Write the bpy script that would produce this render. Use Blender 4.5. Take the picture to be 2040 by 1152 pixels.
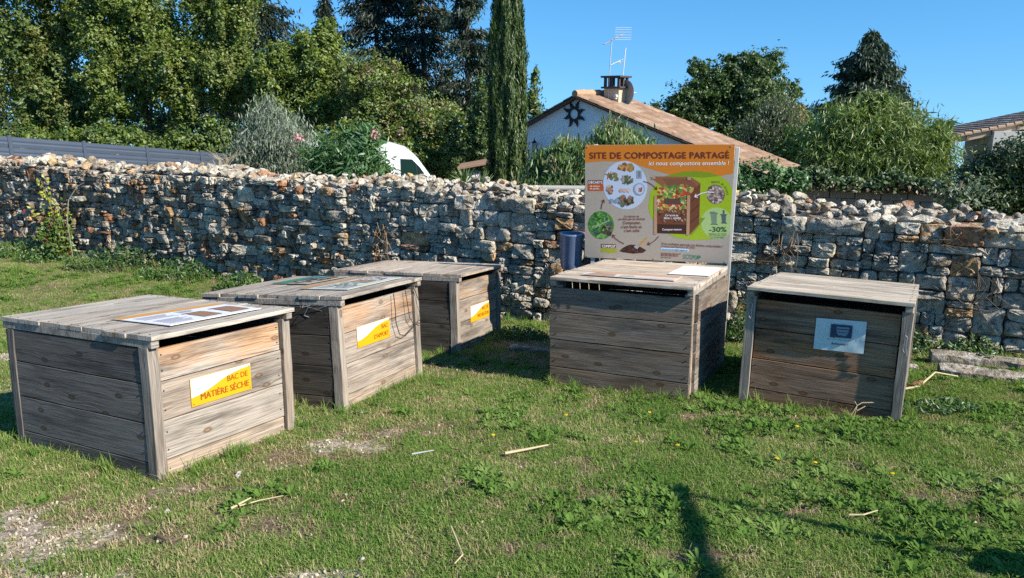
import bpy, bmesh, math, random
import numpy as np
from mathutils import Vector, Matrix, Quaternion

random.seed(7)
RNG = np.random.default_rng(11)
R = math.radians
sc = bpy.context.scene
for o in list(bpy.data.objects):
    bpy.data.objects.remove(o)

# ------------------------------------------------------------------ camera
CAM_H, CAM_PITCH = 2.1, 14.4657
cam_data = bpy.data.cameras.new('camera')
cam = bpy.data.objects.new('camera', cam_data)
sc.collection.objects.link(cam)
cam.location = (0, 0, CAM_H)
cam.rotation_euler = (R(90 - CAM_PITCH), 0, 0)
cam_data.sensor_width = 36
cam_data.lens = 36 * 1444.15 / 2040
cam_data.clip_start = 0.05
cam_data.clip_end = 800
sc.camera = cam
sc.render.resolution_x, sc.render.resolution_y = 1024, 578

# ------------------------------------------------------------------ light
SUN_EL, SUN_AZ = 36.0, 32.0       # azimuth: rays run to the left and SUN_AZ degrees away from the viewer
travel = Vector((-math.cos(R(SUN_AZ)) * math.cos(R(SUN_EL)), math.sin(R(SUN_AZ)) * math.cos(R(SUN_EL)), -math.sin(R(SUN_EL))))
sun_data = bpy.data.lights.new('sun', 'SUN')
sun_data.energy = 5.0
sun_data.angle = R(0.5)
sun_data.color = (1.0, 0.93, 0.82)
sun = bpy.data.objects.new('sun', sun_data)
sc.collection.objects.link(sun)
sun.location = (20, -12, 18)
sun.rotation_euler = travel.to_track_quat('-Z', 'Y').to_euler()

world = bpy.data.worlds.new('World')
sc.world = world
world.use_nodes = True
wn, wl = world.node_tree.nodes, world.node_tree.links
wn.clear()
sky = wn.new('ShaderNodeTexSky')
sky.sky_type = 'NISHITA'
sky.sun_disc = False
sky.sun_elevation = R(SUN_EL)
sky.sun_rotation = R(90 + SUN_AZ)
sky.altitude = 300
sky.air_density = 1.0
sky.dust_density = 0.1
sky.ozone_density = 4.0
tc = wn.new('ShaderNodeTexCoord')
mp = wn.new('ShaderNodeVectorMath'); mp.operation = 'MULTIPLY_ADD'
mp.inputs[1].default_value = (1, 1, 0.85)
mp.inputs[2].default_value = (0, 0, 0.17)
nz = wn.new('ShaderNodeVectorMath'); nz.operation = 'NORMALIZE'
hs = wn.new('ShaderNodeHueSaturation')
hs.inputs['Hue'].default_value = 0.493
hs.inputs['Saturation'].default_value = 1.26
hs.inputs['Value'].default_value = 1.0
bg = wn.new('ShaderNodeBackground'); bg.inputs['Strength'].default_value = 0.12
wo = wn.new('ShaderNodeOutputWorld')
wl.new(tc.outputs['Generated'], mp.inputs[0]); wl.new(mp.outputs[0], nz.inputs[0]); wl.new(nz.outputs[0], sky.inputs[0])
wl.new(sky.outputs[0], hs.inputs['Color']); wl.new(hs.outputs[0], bg.inputs[0]); wl.new(bg.outputs[0], wo.inputs[0])

sc.view_settings.view_transform = 'Standard'
sc.view_settings.look = 'None'
sc.view_settings.gamma = 1
sc.view_settings.exposure = 0.78
sc.render.engine = 'CYCLES'
sc.cycles.use_denoising = False
sc.cycles.sample_clamp_indirect = 3.0
sc.cycles.max_bounces = 6
sc.cycles.diffuse_bounces = 3
sc.cycles.glossy_bounces = 2
sc.cycles.transmission_bounces = 3
sc.cycles.transparent_max_bounces = 4

# ------------------------------------------------------------------ helpers
COL = sc.collection

def tag(o, label=None, cat=None, group=None, kind=None):
    if label: o['label'] = label
    if cat: o['category'] = cat
    if group: o['group'] = group
    if kind: o['kind'] = kind
    return o

def link(name, me, parent=None, m=None):
    o = bpy.data.objects.new(name, me)
    COL.objects.link(o)
    if parent is not None: o.parent = parent
    if m is not None and me is not None and not me.materials: me.materials.append(m)
    return o

def empty(name, loc=(0, 0, 0), rot=(0, 0, 0)):
    o = bpy.data.objects.new(name, None)
    o.empty_display_size = 0.1
    COL.objects.link(o)
    o.location = loc; o.rotation_euler = rot
    return o

def mesh_np(name, V, F, tint=None, smooth=False, m=None):
    """V (n,3), F list of (k,) index arrays or one (n,k) array"""
    me = bpy.data.meshes.new(name)
    V = np.asarray(V, np.float32)
    me.vertices.add(len(V)); me.vertices.foreach_set('co', V.ravel())
    if isinstance(F, np.ndarray):
        nf, k = F.shape
        flat = F.ravel().astype(np.int32); starts = np.arange(nf, dtype=np.int32) * k
    else:
        ln = np.array([len(f) for f in F], np.int32); nf = len(F)
        flat = np.concatenate([np.asarray(f, np.int32) for f in F]); starts = np.concatenate([[0], np.cumsum(ln)[:-1]]).astype(np.int32)
    me.loops.add(len(flat)); me.loops.foreach_set('vertex_index', flat)
    me.polygons.add(nf); me.polygons.foreach_set('loop_start', starts)
    me.polygons.foreach_set('use_smooth', np.full(nf, bool(smooth)))
    if tint is not None:
        a = me.color_attributes.new('tint', 'FLOAT_COLOR', 'POINT')
        t = np.asarray(tint, np.float32)
        if t.ndim == 1: t = np.tile(t[None, :], (len(V), 1))
        if t.shape[1] == 3: t = np.concatenate([t, np.ones((len(t), 1), np.float32)], 1)
        a.data.foreach_set('color', t.ravel())
    me.update(calc_edges=True)
    if m is not None: me.materials.append(m)
    return me

class MB:
    """collects simple solids, builds one mesh"""
    def __init__(s): s.v = []; s.f = []
    def add(s, V, F):
        b = len(s.v); s.v += [tuple(map(float, v)) for v in V]; s.f += [[b + i for i in f] for f in F]; return s
    def box(s, c, d, rot=None, ch=0.0):
        """box centre c, full dims d, chamfer ch along the edges"""
        hx, hy, hz = d[0] / 2, d[1] / 2, d[2] / 2
        bm = bmesh.new(); bmesh.ops.create_cube(bm, size=1.0)
        for v in bm.verts: v.co = Vector((v.co.x * d[0], v.co.y * d[1], v.co.z * d[2]))
        if ch > 0: bmesh.ops.bevel(bm, geom=list(bm.edges), offset=ch, segments=1, profile=.5, affect='EDGES')
        M = rot.to_3x3() if rot is not None else Matrix.Identity(3)
        bm.verts.index_update()
        V = [M @ v.co + Vector(c) for v in bm.verts]; F = [[v.index for v in f.verts] for f in bm.faces]
        bm.free(); return s.add(V, F)
    def tube(s, pts, rad, n=8, cap=True):
        pts = [Vector(p) for p in pts]; k = len(pts)
        rad = [rad] * k if not hasattr(rad, '__len__') else rad
        V = []; F = []; prev = None
        for i, p in enumerate(pts):
            t = (pts[min(i + 1, k - 1)] - pts[max(i - 1, 0)]); t = t.normalized() if t.length > 1e-9 else Vector((0, 0, 1))
            a = prev if prev is not None else (Vector((1, 0, 0)) if abs(t.x) < .8 else Vector((0, 1, 0)))
            a = (a - t * a.dot(t)).normalized(); prev = a; b = t.cross(a)
            for j in range(n):
                w = 2 * math.pi * j / n; V.append(p + (a * math.cos(w) + b * math.sin(w)) * rad[i])
        for i in range(k - 1):
            for j in range(n):
                F.append([i * n + j, i * n + (j + 1) % n, (i + 1) * n + (j + 1) % n, (i + 1) * n + j])
        if cap: F.append(list(range(n))[::-1]); F.append([(k - 1) * n + j for j in range(n)])
        return s.add(V, F)
    def prism(s, prof, y0, y1):
        """profile [(x,z)] counter-clockwise seen from -y, extruded y0..y1"""
        n = len(prof)
        V = [(x, y0, z) for x, z in prof] + [(x, y1, z) for x, z in prof]
        F = [list(range(n)), [n + i for i in range(n)][::-1]]
        for i in range(n): F.append([i, n + i, n + (i + 1) % n, (i + 1) % n])
        return s.add(V, F)
    def lathe(s, prof, n=20, c=(0, 0, 0)):
        k = len(prof); V = []; F = []
        for r, z in prof:
            for j in range(n):
                w = 2 * math.pi * j / n; V.append((c[0] + r * math.cos(w), c[1] + r * math.sin(w), c[2] + z))
        for i in range(k - 1):
            for j in range(n): F.append([i * n + j, i * n + (j + 1) % n, (i + 1) * n + (j + 1) % n, (i + 1) * n + j])
        return s.add(V, F)
    def mesh(s, name, m=None, smooth=False, tint=None):
        me = mesh_np(name, np.array(s.v), s.f, tint=tint, smooth=smooth, m=m)
        bm = bmesh.new(); bm.from_mesh(me); bmesh.ops.recalc_face_normals(bm, faces=bm.faces); bm.to_mesh(me); bm.free()
        return me
    def build(s, name, m=None, parent=None, smooth=False):
        return link(name, s.mesh(name, m, smooth), parent)

# ------------------------------------------------------------------ materials
class NT:
    def __init__(s, m):
        s.t = m.node_tree; s.n = s.t.nodes; s.l = s.t.links
    def new(s, typ, **kw):
        nd = s.n.new(typ)
        for k, v in kw.items():
            if hasattr(nd, k) and k not in ('Scale', 'Color'): setattr(nd, k, v)
        return nd
    def val(s, inp, v):
        if isinstance(v, bpy.types.NodeSocket): s.l.new(v, inp)
        else: inp.default_value = v
    def noise(s, vec, scale, detail=3, rough=.55, dist=0.0, out=0):
        nd = s.n.new('ShaderNodeTexNoise'); s.val(nd.inputs['Vector'], vec) if vec is not None else None
        nd.inputs['Scale'].default_value = scale; nd.inputs['Detail'].default_value = detail
        nd.inputs['Roughness'].default_value = rough; nd.inputs['Distortion'].default_value = dist
        return nd.outputs[out]
    def ramp(s, f, stops):
        nd = s.n.new('ShaderNodeValToRGB'); e = nd.color_ramp.elements
        while len(e) > 1: e.remove(e[-1])
        e[0].position = stops[0][0]; e[0].color = tuple(stops[0][1]) + (1,)
        for p, c in stops[1:]:
            x = e.new(p); x.color = tuple(c) + (1,)
        s.l.new(f, nd.inputs[0]); return nd.outputs[0]
    def mix(s, f, a, b, mode='MIX'):
        nd = s.n.new('ShaderNodeMix'); nd.data_type = 'RGBA'; nd.blend_type = mode
        s.val(nd.inputs[0], f); s.val(nd.inputs[6], a if isinstance(a, bpy.types.NodeSocket) else tuple(a) + (1,)); s.val(nd.inputs[7], b if isinstance(b, bpy.types.NodeSocket) else tuple(b) + (1,))
        return nd.outputs[2]
    def math(s, op, a, b=0.0, c=None):
        nd = s.n.new('ShaderNodeMath'); nd.operation = op; s.val(nd.inputs[0], a); s.val(nd.inputs[1], b)
        if c is not None: s.val(nd.inputs[2], c)
        return nd.outputs[0]
    def vmath(s, op, a, b, c=None):
        nd = s.n.new('ShaderNodeVectorMath'); nd.operation = op; s.val(nd.inputs[0], a); s.val(nd.inputs[1], b)
        if c is not None: s.val(nd.inputs[2], c)
        return nd.outputs[0]
    def maprange(s, v, a, b, c=0.0, d=1.0):
        nd = s.n.new('ShaderNodeMapRange'); s.val(nd.inputs[0], v)
        for i, x in enumerate((a, b, c, d)): nd.inputs[i + 1].default_value = x
        return nd.outputs[0]
    def bump(s, h, strength, dist=.01):
        nd = s.n.new('ShaderNodeBump'); nd.inputs['Strength'].default_value = strength; nd.inputs['Distance'].default_value = dist
        s.l.new(h, nd.inputs['Height']); return nd.outputs[0]
    def out(s, bsdf):
        o = s.n.new('ShaderNodeOutputMaterial'); s.l.new(bsdf, o.inputs[0])
    def principled(s, col, rough=.8, normal=None, spec=.3, metal=0.0):
        nd = s.n.new('ShaderNodeBsdfPrincipled')
        s.val(nd.inputs['Base Color'], col if isinstance(col, bpy.types.NodeSocket) else tuple(col) + (1,))
        s.val(nd.inputs['Roughness'], rough); nd.inputs['Specular IOR Level'].default_value = spec; nd.inputs['Metallic'].default_value = metal
        if normal is not None: s.l.new(normal, nd.inputs['Normal'])
        s.out(nd.outputs[0]); return nd

def newmat(name):
    m = bpy.data.materials.new(name); m.use_nodes = True; m.node_tree.nodes.clear(); return m, NT(m)

def plain(name, col, rough=.7, spec=.3, metal=0.0, var=.12, scale=30, bump=0.0):
    m, n = newmat(name)
    co = n.new('ShaderNodeTexCoord').outputs['Object']
    f = n.noise(co, scale, 4)
    c = n.mix(f, tuple(x * (1 - var) for x in col), tuple(min(1, x * (1 + var)) for x in col))
    nb = n.bump(n.noise(co, scale * 3, 3), bump, .004) if bump else None
    n.principled(c, rough, nb, spec, metal)
    return m

def mat_wood():
    m, n = newmat('weathered_wood')
    oi = n.new('ShaderNodeObjectInfo')
    co = n.new('ShaderNodeTexCoord').outputs['Object']
    off = n.n.new('ShaderNodeCombineXYZ')
    r50 = n.math('MULTIPLY', oi.outputs['Random'], 57.0); n.l.new(r50, off.inputs[0]); n.l.new(n.math('MULTIPLY', oi.outputs['Random'], 13.7), off.inputs[1]); n.l.new(n.math('MULTIPLY', oi.outputs['Random'], 31.3), off.inputs[2])
    p = n.vmath('ADD', co, off.outputs[0])
    # knots
    vk = n.new('ShaderNodeTexVoronoi'); vk.voronoi_dimensions = '2D'; vk.inputs['Scale'].default_value = 1.0
    kp = n.vmath('MULTIPLY', p, (2.4, 5.0, 1.0)); n.l.new(kp, vk.inputs['Vector'])
    kd = vk.outputs['Distance']
    kb = n.maprange(kd, .0, .42, 1.0, 0.0)
    kb2 = n.math('POWER', kb, 2.0)
    sp = n.n.new('ShaderNodeSeparateXYZ'); n.l.new(p, sp.inputs[0])
    wob = n.noise(n.vmath('MULTIPLY', p, (1.6, 3.0, 3.0)), 1.0, 2)
    yy = n.math('ADD', n.math('ADD', sp.outputs[1], n.math('MULTIPLY', kb2, .032)), n.math('MULTIPLY', wob, .030))
    cb = n.n.new('ShaderNodeCombineXYZ')
    n.l.new(n.math('MULTIPLY', sp.outputs[0], 1.6), cb.inputs[0]); n.l.new(n.math('MULTIPLY', yy, 125.0), cb.inputs[1]); n.l.new(n.math('MULTIPLY', sp.outputs[2], 40.0), cb.inputs[2])
    g1 = n.noise(cb.outputs[0], 1.0, 4, .6, .3)
    g2 = n.noise(n.vmath('MULTIPLY', p, (4.0, 260.0, 200.0)), 1.0, 2, .6)
    g3 = n.noise(n.vmath('MULTIPLY', p, (7.0, 420.0, 300.0)), 1.0, 3, .7)
    g = n.math('ADD', n.math('MULTIPLY', g1, .38), n.math('ADD', n.math('MULTIPLY', g2, .34), n.math('MULTIPLY', g3, .28)))
    grey = n.ramp(g, [(.34, (.07, .062, .054)), (.42, (.19, .172, .152)), (.50, (.33, .305, .275)), (.58, (.43, .405, .37)), (.68, (.54, .515, .48))])
    brown = n.ramp(g, [(.34, (.08, .036, .018)), (.43, (.25, .14, .075)), (.51, (.43, .28, .17)), (.66, (.58, .42, .29))])
    st = n.noise(n.vmath('MULTIPLY', p, (2.0, 7.0, 5.0)), 1.0, 3, .6)
    bf = n.math('MULTIPLY', n.maprange(st, .36, .62), oi.outputs['Alpha'])
    c = n.mix(bf, grey, brown)
    # dark weather stains and knots
    st2 = n.noise(n.vmath('MULTIPLY', p, (1.3, 9.0, 5.0)), 1.3, 4, .65)
    c = n.mix(n.maprange(st2, .48, .70, 0, .72), c, (.05, .044, .04))
    ring = n.math('SINE', n.math('MULTIPLY', kd, 75.0))
    kn = n.mix(n.maprange(ring, -1, 1), (.05, .03, .02), (.26, .17, .10))
    c = n.mix(n.maprange(kd, .04, .095, .9, 0), c, kn)
    c = n.mix(1.0, c, (1.0, .97, .92), 'MULTIPLY'); c = n.mix(1.0, c, oi.outputs['Color'], 'MULTIPLY')
    h = n.math('ADD', n.math('MULTIPLY', g1, 1.0), n.math('MULTIPLY', g2, .6))
    n.principled(c, .88, n.bump(h, .6, .003), .2)
    return m

def mat_stone():
    m, n = newmat('rubble_stone')
    co = n.new('ShaderNodeTexCoord').outputs['Object']
    at = n.new('ShaderNodeAttribute'); at.attribute_name = 'tint'
    a = n.noise(co, 11, 6, .7); b = n.noise(co, 27, 5, .65); d = n.noise(co, 8, 5, .65, .8)
    c = n.mix(1.0, at.outputs['Color'], n.ramp(a, [(.32, (.38, .36, .33)), (.5, (.95, .95, .93)), (.68, (1.5, 1.46, 1.38))]), 'MULTIPLY')
    c = n.mix(n.maprange(d, .52, .64, 0, .7), c, (.60, .57, .51))      # pale lichen / chalky bloom
    c = n.mix(n.maprange(b, .54, .66, 0, .85), c, (.075, .066, .055))     # dark pits and lichen specks
    e = n.noise(co, 3.3, 3)
    c = n.mix(n.maprange(e, .60, .72, 0, .55), c, (.40, .25, .10))
    h = n.math('ADD', n.math('MULTIPLY', a, 1.0), n.math('MULTIPLY', b, .45))
    n.principled(c, .92, n.bump(h, 1.0, .06), .2)
    return m

def mat_leaf():
    m, n = newmat('leaf')
    at = n.new('ShaderNodeAttribute'); at.attribute_name = 'tint'
    df = n.new('ShaderNodeBsdfDiffuse'); n.l.new(at.outputs['Color'], df.inputs['Color'])
    tr = n.new('ShaderNodeBsdfTranslucent'); n.l.new(n.mix(1.0, at.outputs['Color'], (1.25, 1.25, .55), 'MULTIPLY'), tr.inputs['Color'])
    mx = n.new('ShaderNodeMixShader'); mx.inputs[0].default_value = .28
    n.l.new(df.outputs[0], mx.inputs[1]); n.l.new(tr.outputs[0], mx.inputs[2])
    gl = n.new('ShaderNodeBsdfGlossy'); gl.inputs['Roughness'].default_value = .45; gl.inputs['Color'].default_value = (1, 1, 1, 1)
    m2 = n.new('ShaderNodeMixShader'); m2.inputs[0].default_value = .035
    n.l.new(mx.outputs[0], m2.inputs[1]); n.l.new(gl.outputs[0], m2.inputs[2])
    n.out(m2.outputs[0]); return m

def mat_blade(name, stops, trans=.3, patch=True):
    """grass / weeds: colour varies from tuft to tuft and in patches over the lawn"""
    m, n = newmat(name)
    oi = n.new('ShaderNodeObjectInfo')
    f = oi.outputs['Random']
    if patch:
        pn = n.noise(oi.outputs['Location'], 1.4, 3)
        f = n.math('ADD', n.math('MULTIPLY', f, .55), n.maprange(pn, .35, .65, 0, .45))
    c = n.ramp(f, stops)
    df = n.new('ShaderNodeBsdfDiffuse'); n.l.new(c, df.inputs['Color'])
    tr = n.new('ShaderNodeBsdfTranslucent'); n.l.new(n.mix(1.0, c, (1.2, 1.2, .6), 'MULTIPLY'), tr.inputs['Color'])
    mx = n.new('ShaderNodeMixShader'); mx.inputs[0].default_value = trans
    n.l.new(df.outputs[0], mx.inputs[1]); n.l.new(tr.outputs[0], mx.inputs[2])
    n.out(mx.outputs[0]); return m

def mat_ground():
    m, n = newmat('lawn_soil')
    co = n.new('ShaderNodeTexCoord').outputs['Object']
    at = n.new('ShaderNodeAttribute'); at.attribute_name = 'tint'       # red: gravel, green: bare soil
    sp = n.new('ShaderNodeSeparateColor'); n.l.new(at.outputs['Color'], sp.inputs[0])
    a = n.noise(co, 3, 5, .6); b = n.noise(co, 40, 4, .65); d = n.noise(co, 140, 2)
    soil = n.ramp(n.math('ADD', n.math('MULTIPLY', a, .4), n.math('MULTIPLY', b, .6)), [(.3, (.085, .060, .036)), (.5, (.17, .125, .078)), (.66, (.28, .215, .14))])
    thatch = n.ramp(b, [(.3, (.075, .078, .032)), (.5, (.16, .15, .068)), (.68, (.30, .25, .145))])
    c = n.mix(n.maprange(sp.outputs[1], .2, .8), thatch, soil)
    vo = n.new('ShaderNodeTexVoronoi'); vo.inputs['Scale'].default_value = 55; n.l.new(co, vo.inputs['Vector'])
    vc = n.new('ShaderNodeSeparateColor'); n.l.new(vo.outputs['Color'], vc.inputs[0])
    grav = n.ramp(vc.outputs[0], [(0, (.18, .14, .095)), (.4, (.34, .275, .20)), (1, (.50, .43, .34))])
    c = n.mix(n.maprange(n.math('ADD', sp.outputs[0], n.math('MULTIPLY', n.math('SUBTRACT', b, .5), .8)), .35, .65), c, grav)
    h = n.math('ADD', b, n.math('MULTIPLY', d, .5))
    n.principled(c, .95, n.bump(h, .9, .02), .1)
    return m

WOOD = mat_wood(); STONE = mat_stone(); LEAF = mat_leaf(); GROUND = mat_ground()
BARK = plain('bark', (.12, .09, .065), .95, .1, 0, .4, 20, .8)
RUBBLE = plain('wall_core_earth', (.17, .14, .105), .95, .1, 0, .5, 14, 1.0)
STRAW = plain('dry_straw', (.50, .40, .24), .9, .1, 0, .25, 40, .3)
WIRE = plain('galvanised_wire', (.42, .43, .44), .4, .5, .8, .1)
DARKWIRE = plain('dark_cable', (.03, .028, .027), .6)
STEEL = plain('galvanised_steel', (.55, .56, .56), .45, .5, .6, .08)
NAIL = plain('rusty_nail', (.05, .038, .03), .7, .4, .3)

# ------------------------------------------------------------------ terrain
WP = [(9.3, 3.75), (4.4, 6.12), (2.4, 7.06), (.17, 8.02), (-1.6, 8.98), (-3.3, 9.95), (-6.0, 11.4), (-8.9, 12.9), (-14.0, 15.55)]
WPa = np.array(WP); SEG = np.diff(WPa, axis=0); SL = np.hypot(SEG[:, 0], SEG[:, 1]); SC = np.concatenate([[0], np.cumsum(SL)])
def wall_at(s):
    i = int(np.clip(np.searchsorted(SC, s) - 1, 0, len(SEG) - 1)); t = (s - SC[i]) / SL[i]
    p = WPa[i] + SEG[i] * t
    # smooth the direction over a metre
    d = np.zeros(2)
    for q in (-.5, 0, .5):
        j = int(np.clip(np.searchsorted(SC, s + q) - 1, 0, len(SEG) - 1)); d += SEG[j] / SL[j]
    d /= np.hypot(*d)
    return p, d, np.array([-d[1], d[0]])
def wall_dist(x, y):
    """signed distance to the wall line, positive behind it"""
    x = np.asarray(x, float); y = np.asarray(y, float)
    yw = np.interp(-x, -WPa[:, 0], WPa[:, 1], left=None, right=None)
    sl = np.where(x < WPa[-1, 0], (WPa[-1, 0] - x) * .52, 0) - np.where(x > WPa[0, 0], (x - WPa[0, 0]) * .48, 0)
    return (y - yw - sl) * .91
def sstep(a, b, x):
    t = np.clip((x - a) / (b - a), 0, 1); return t * t * (3 - 2 * t)
_ph = RNG.uniform(0, 6.28, (12, 3)); _fr = RNG.normal(0, 1, (12, 2))
def vnoise(x, y, sc=1.0, o=0):
    s = 0
    for i in range(6):
        k = (i + o) % 12; f = _fr[k] * sc * (1 + .35 * i)
        s = s + np.sin(f[0] * x + f[1] * y + _ph[k, 0]) * np.cos(.7 * f[1] * x - .8 * f[0] * y + _ph[k, 1]) / (1 + .25 * i)
    return s / 2.2
def gz(x, y):
    x = np.asarray(x, float); y = np.asarray(y, float)
    t = np.maximum(y - 5, -9.0)
    S = -np.log(np.exp(-3.0 * np.minimum(t, 8)) + math.exp(-3.0 * 3.3)) / 3.0
    near = .009 * np.clip(x, -8, 8) - .116 * S + .05 * sstep(6.0, 9.0, -x) + .012 * vnoise(x, y, 2.2)
    d = wall_dist(x, y)
    far = -1.75 - .10 * np.clip(y - 24, 0, 400) + .9 * sstep(9, 16, -x) * sstep(30, 18, y) + .1 * vnoise(x, y, .2)
    w = sstep(.25, 3.2, d)
    return near * (1 - w) + far * w

# bare soil / gravel patches (centre, radius, gravel strength)
PATCH = [(-2.15, 2.75, .48, .28, .8), (-2.5, 3.0, .40, .22, .75), (-1.72, 2.42, .40, .15, .75), (-.78, 2.46, .22, .13, 1.0), (-1.02, 3.97, .36, .16, .75), (-.8, 4.18, .25, .10, .5), (-1.42, 3.62, .26, .12, .45), (-1.75, 3.4, .3, .12, .4),
         (-4.9, 6.3, 1.9, .30, 1.0), (-3.2, 5.9, 1.0, .2, .9), (-3.9, 5.3, .5, .7, .6), (-6.3, 6.4, 1.2, .4, .9), (-1.85, 8.0, .5, .2, .4), (-.35, 2.3, .6, .1, .4)]
SOIL = [(-1.12, 3.86, .50, .22), (-.72, 4.16, .45, .15), (-1.6, 3.36, .40, .14), (-1.95, 2.95, .7, .3), (.22, 3.86, .22, .06), (.72, 4.0, .24, .07), (-.42, 4.3, .35, .09), (.40, 3.22, .16, .12), (-.35, 5.9, .6, .5), (.1, 6.7, .5, .35), (.1, 6.2, .4, .5), (-.5, 4.85, .3, .08), (1.35, 3.03, .14, .07), (1.9, 4.38, .8, .10), (2.1, 3.15, .3, .10), (-.25, 3.35, .2, .1), (1.3, 4.45, .5, .08), (-1.1, 2.95, .2, .1), (.75, 2.62, .2, .08), (.0, 2.7, .25, .07), (4.0, 6.15, 1.6, .28), (2.9, 5.9, .6, .5)]
def cover(x, y):
    x = np.asarray(x, float); y = np.asarray(y, float)
    wob = .35 * vnoise(x, y, 7.0, 3) + .2 * vnoise(x, y, 16.0, 5)
    g = np.zeros_like(x); s = np.zeros_like(x)
    for cx, cy, rx, ry, st in PATCH:
        q = np.hypot((x - cx) / rx, (y - cy) / ry) + wob
        g = np.maximum(g, st * sstep(1.15, .55, q))
    for cx, cy, rx, ry in SOIL:
        q = np.hypot((x - cx) / rx, (y - cy) / ry) + wob
        s = np.maximum(s, sstep(1.2, .5, q))
    s = np.maximum(s, .9 * sstep(.30, .75, vnoise(x, y, 5.0, 1) + .35 * vnoise(x, y, 13.0, 7)))
    return g, s

def lines(lo, hi, dense_lo, dense_hi, step, far):
    a = list(np.arange(dense_lo, dense_hi, step)); x = dense_hi; st = step
    while x < hi: a.append(x); st *= far; x += st
    a.append(hi); x = dense_lo; st = step; b = []
    while x > lo: st *= far; x -= st; b.append(x)
    return np.array(sorted(set(b[::-1] + a)))
gx_ = lines(-160, 160, -9, 6, .055, 1.16); gy_ = lines(-30, 320, 2.0, 11.5, .05, 1.16)
GX, GY = np.meshgrid(gx_, gy_); nx, ny = len(gx_), len(gy_)
GZ = gz(GX, GY); cg, cs = cover(GX, GY)
iv = np.arange(nx * ny).reshape(ny, nx)
F = np.stack([iv[:-1, :-1].ravel(), iv[:-1, 1:].ravel(), iv[1:, 1:].ravel(), iv[1:, :-1].ravel()], 1)
T = np.stack([cg.ravel(), cs.ravel(), np.zeros(nx * ny)], 1)
ground = link('ground', mesh_np('ground', np.stack([GX.ravel(), GY.ravel(), GZ.ravel()], 1), F, T, True, GROUND))
tag(ground, kind='structure')

# ------------------------------------------------------------------ dry stone wall
def clip_poly(poly, px, py, nx_, ny_):
    """keep the side where (p - (px,py)).n <= 0"""
    out = []; k = len(poly)
    for i in range(k):
        a = poly[i]; b = poly[(i + 1) % k]
        da = (a[0] - px) * nx_ + (a[1] - py) * ny_; db = (b[0] - px) * nx_ + (b[1] - py) * ny_
        if da <= 0: out.append(a)
        if (da < 0 < db) or (db < 0 < da):
            t = da / (da - db); out.append((a[0] + (b[0] - a[0]) * t, a[1] + (b[1] - a[1]) * t))
    return out

S0, S1 = 3.4, SC[-1] - 3.4
def wall_top(s): return 1.08 + .03 * math.sin(s * 1.7 + .5) + .02 * math.sin(s * 4.3) - (.03 if s > 13.6 else 0)
cells = []
def split(s0, z0, w, h):
    """random rubble coursing: keep halving a patch of wall until it is one stone"""
    lim = random.choice([.006, .011, .016, .024, .034, .05, .075]) * (.75 if s0 > 12 else 1.3 if s0 < 8.5 else 1.1)
    if (w * h > lim or w > .55 or h > .30) and (w > .10 or h > .085):
        if w > h * random.uniform(1.15, 2.1) and w > .15:
            f = random.uniform(.3, .7); split(s0, z0, w * f, h); split(s0 + w * f, z0, w * (1 - f), h)
        elif h > .085:
            f = random.uniform(.3, .7); split(s0, z0, w, h * f); split(s0, z0 + h * f, w, h * (1 - f))
        else: stone_cell(s0, z0, w, h)
    else: stone_cell(s0, z0, w, h)
def stone_cell(s0, z0, w, h):
    g = random.uniform(.0, .004)
    def jx(): return random.gauss(0, .045) * w
    def jz(): return random.gauss(0, .06) * h
    C_ = [np.array([s0 + g + jx() * .6, z0 + g + jz() * .6]), np.array([s0 + w - g + jx() * .6, z0 + g + jz() * .6]), np.array([s0 + w - g + jx() * .6, z0 + h - g + jz() * .6]), np.array([s0 + g + jx() * .6, z0 + h - g + jz() * .6])]
    ring = []
    rnd = random.uniform(.08, .25)
    for i_ in range(4):
        a, b, p_ = C_[i_], C_[(i_ + 1) % 4], C_[i_ - 1]
        cut = rnd * random.uniform(.5, 1.5) if random.random() > .2 else random.uniform(.22, .42)
        cut2 = rnd * random.uniform(.5, 1.5) if cut < .25 else random.uniform(.2, .45)
        ring += [a + (p_ - a) * cut, a + ((p_ + b) / 2 - a) * min(cut, cut2) * .55, a + (b - a) * cut2, (a + b) / 2 + np.array([jx(), jz()]) * .5]
    cells.append(np.array(ring))
ss_ = S0
while ss_ < S1:
    w_ = random.uniform(.7, 1.1); z_ = -.52
    while z_ < wall_top(ss_) - .06:
        h_ = min(random.uniform(.22, .42), max(.09, wall_top(ss_ + w_ / 2) - .02 - z_)); split(ss_, z_, w_, h_); z_ += h_
    ss_ += w_

def stone_tint(x, top):
    left = 1 / (1 + math.exp((x + 3.2) * 1.6))
    u = random.random(); v = random.uniform(.72, 1.2)
    if top: base = random.choices([(.46, .44, .40), (.36, .335, .295), (.26, .24, .215), (.40, .29, .20), (.32, .18, .115), (.44, .33, .17)], [6, 4, 2.5, .7 + 2 * left, .4 + 1.3 * left, .4])[0]
    else: base = random.choices([(.39, .375, .35), (.31, .30, .28), (.45, .42, .365), (.36, .24, .14), (.26, .14, .085), (.20, .175, .15)],
                                [7 * (1 - left * .7), 5, 4 * (1 - left * .8), 1.0 + 1.6 * left, .6 + 1.2 * left, .6 + 6 * left])[0]
    return np.array(base) * v * np.array([1.42, 1.33, 1.19])

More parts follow.
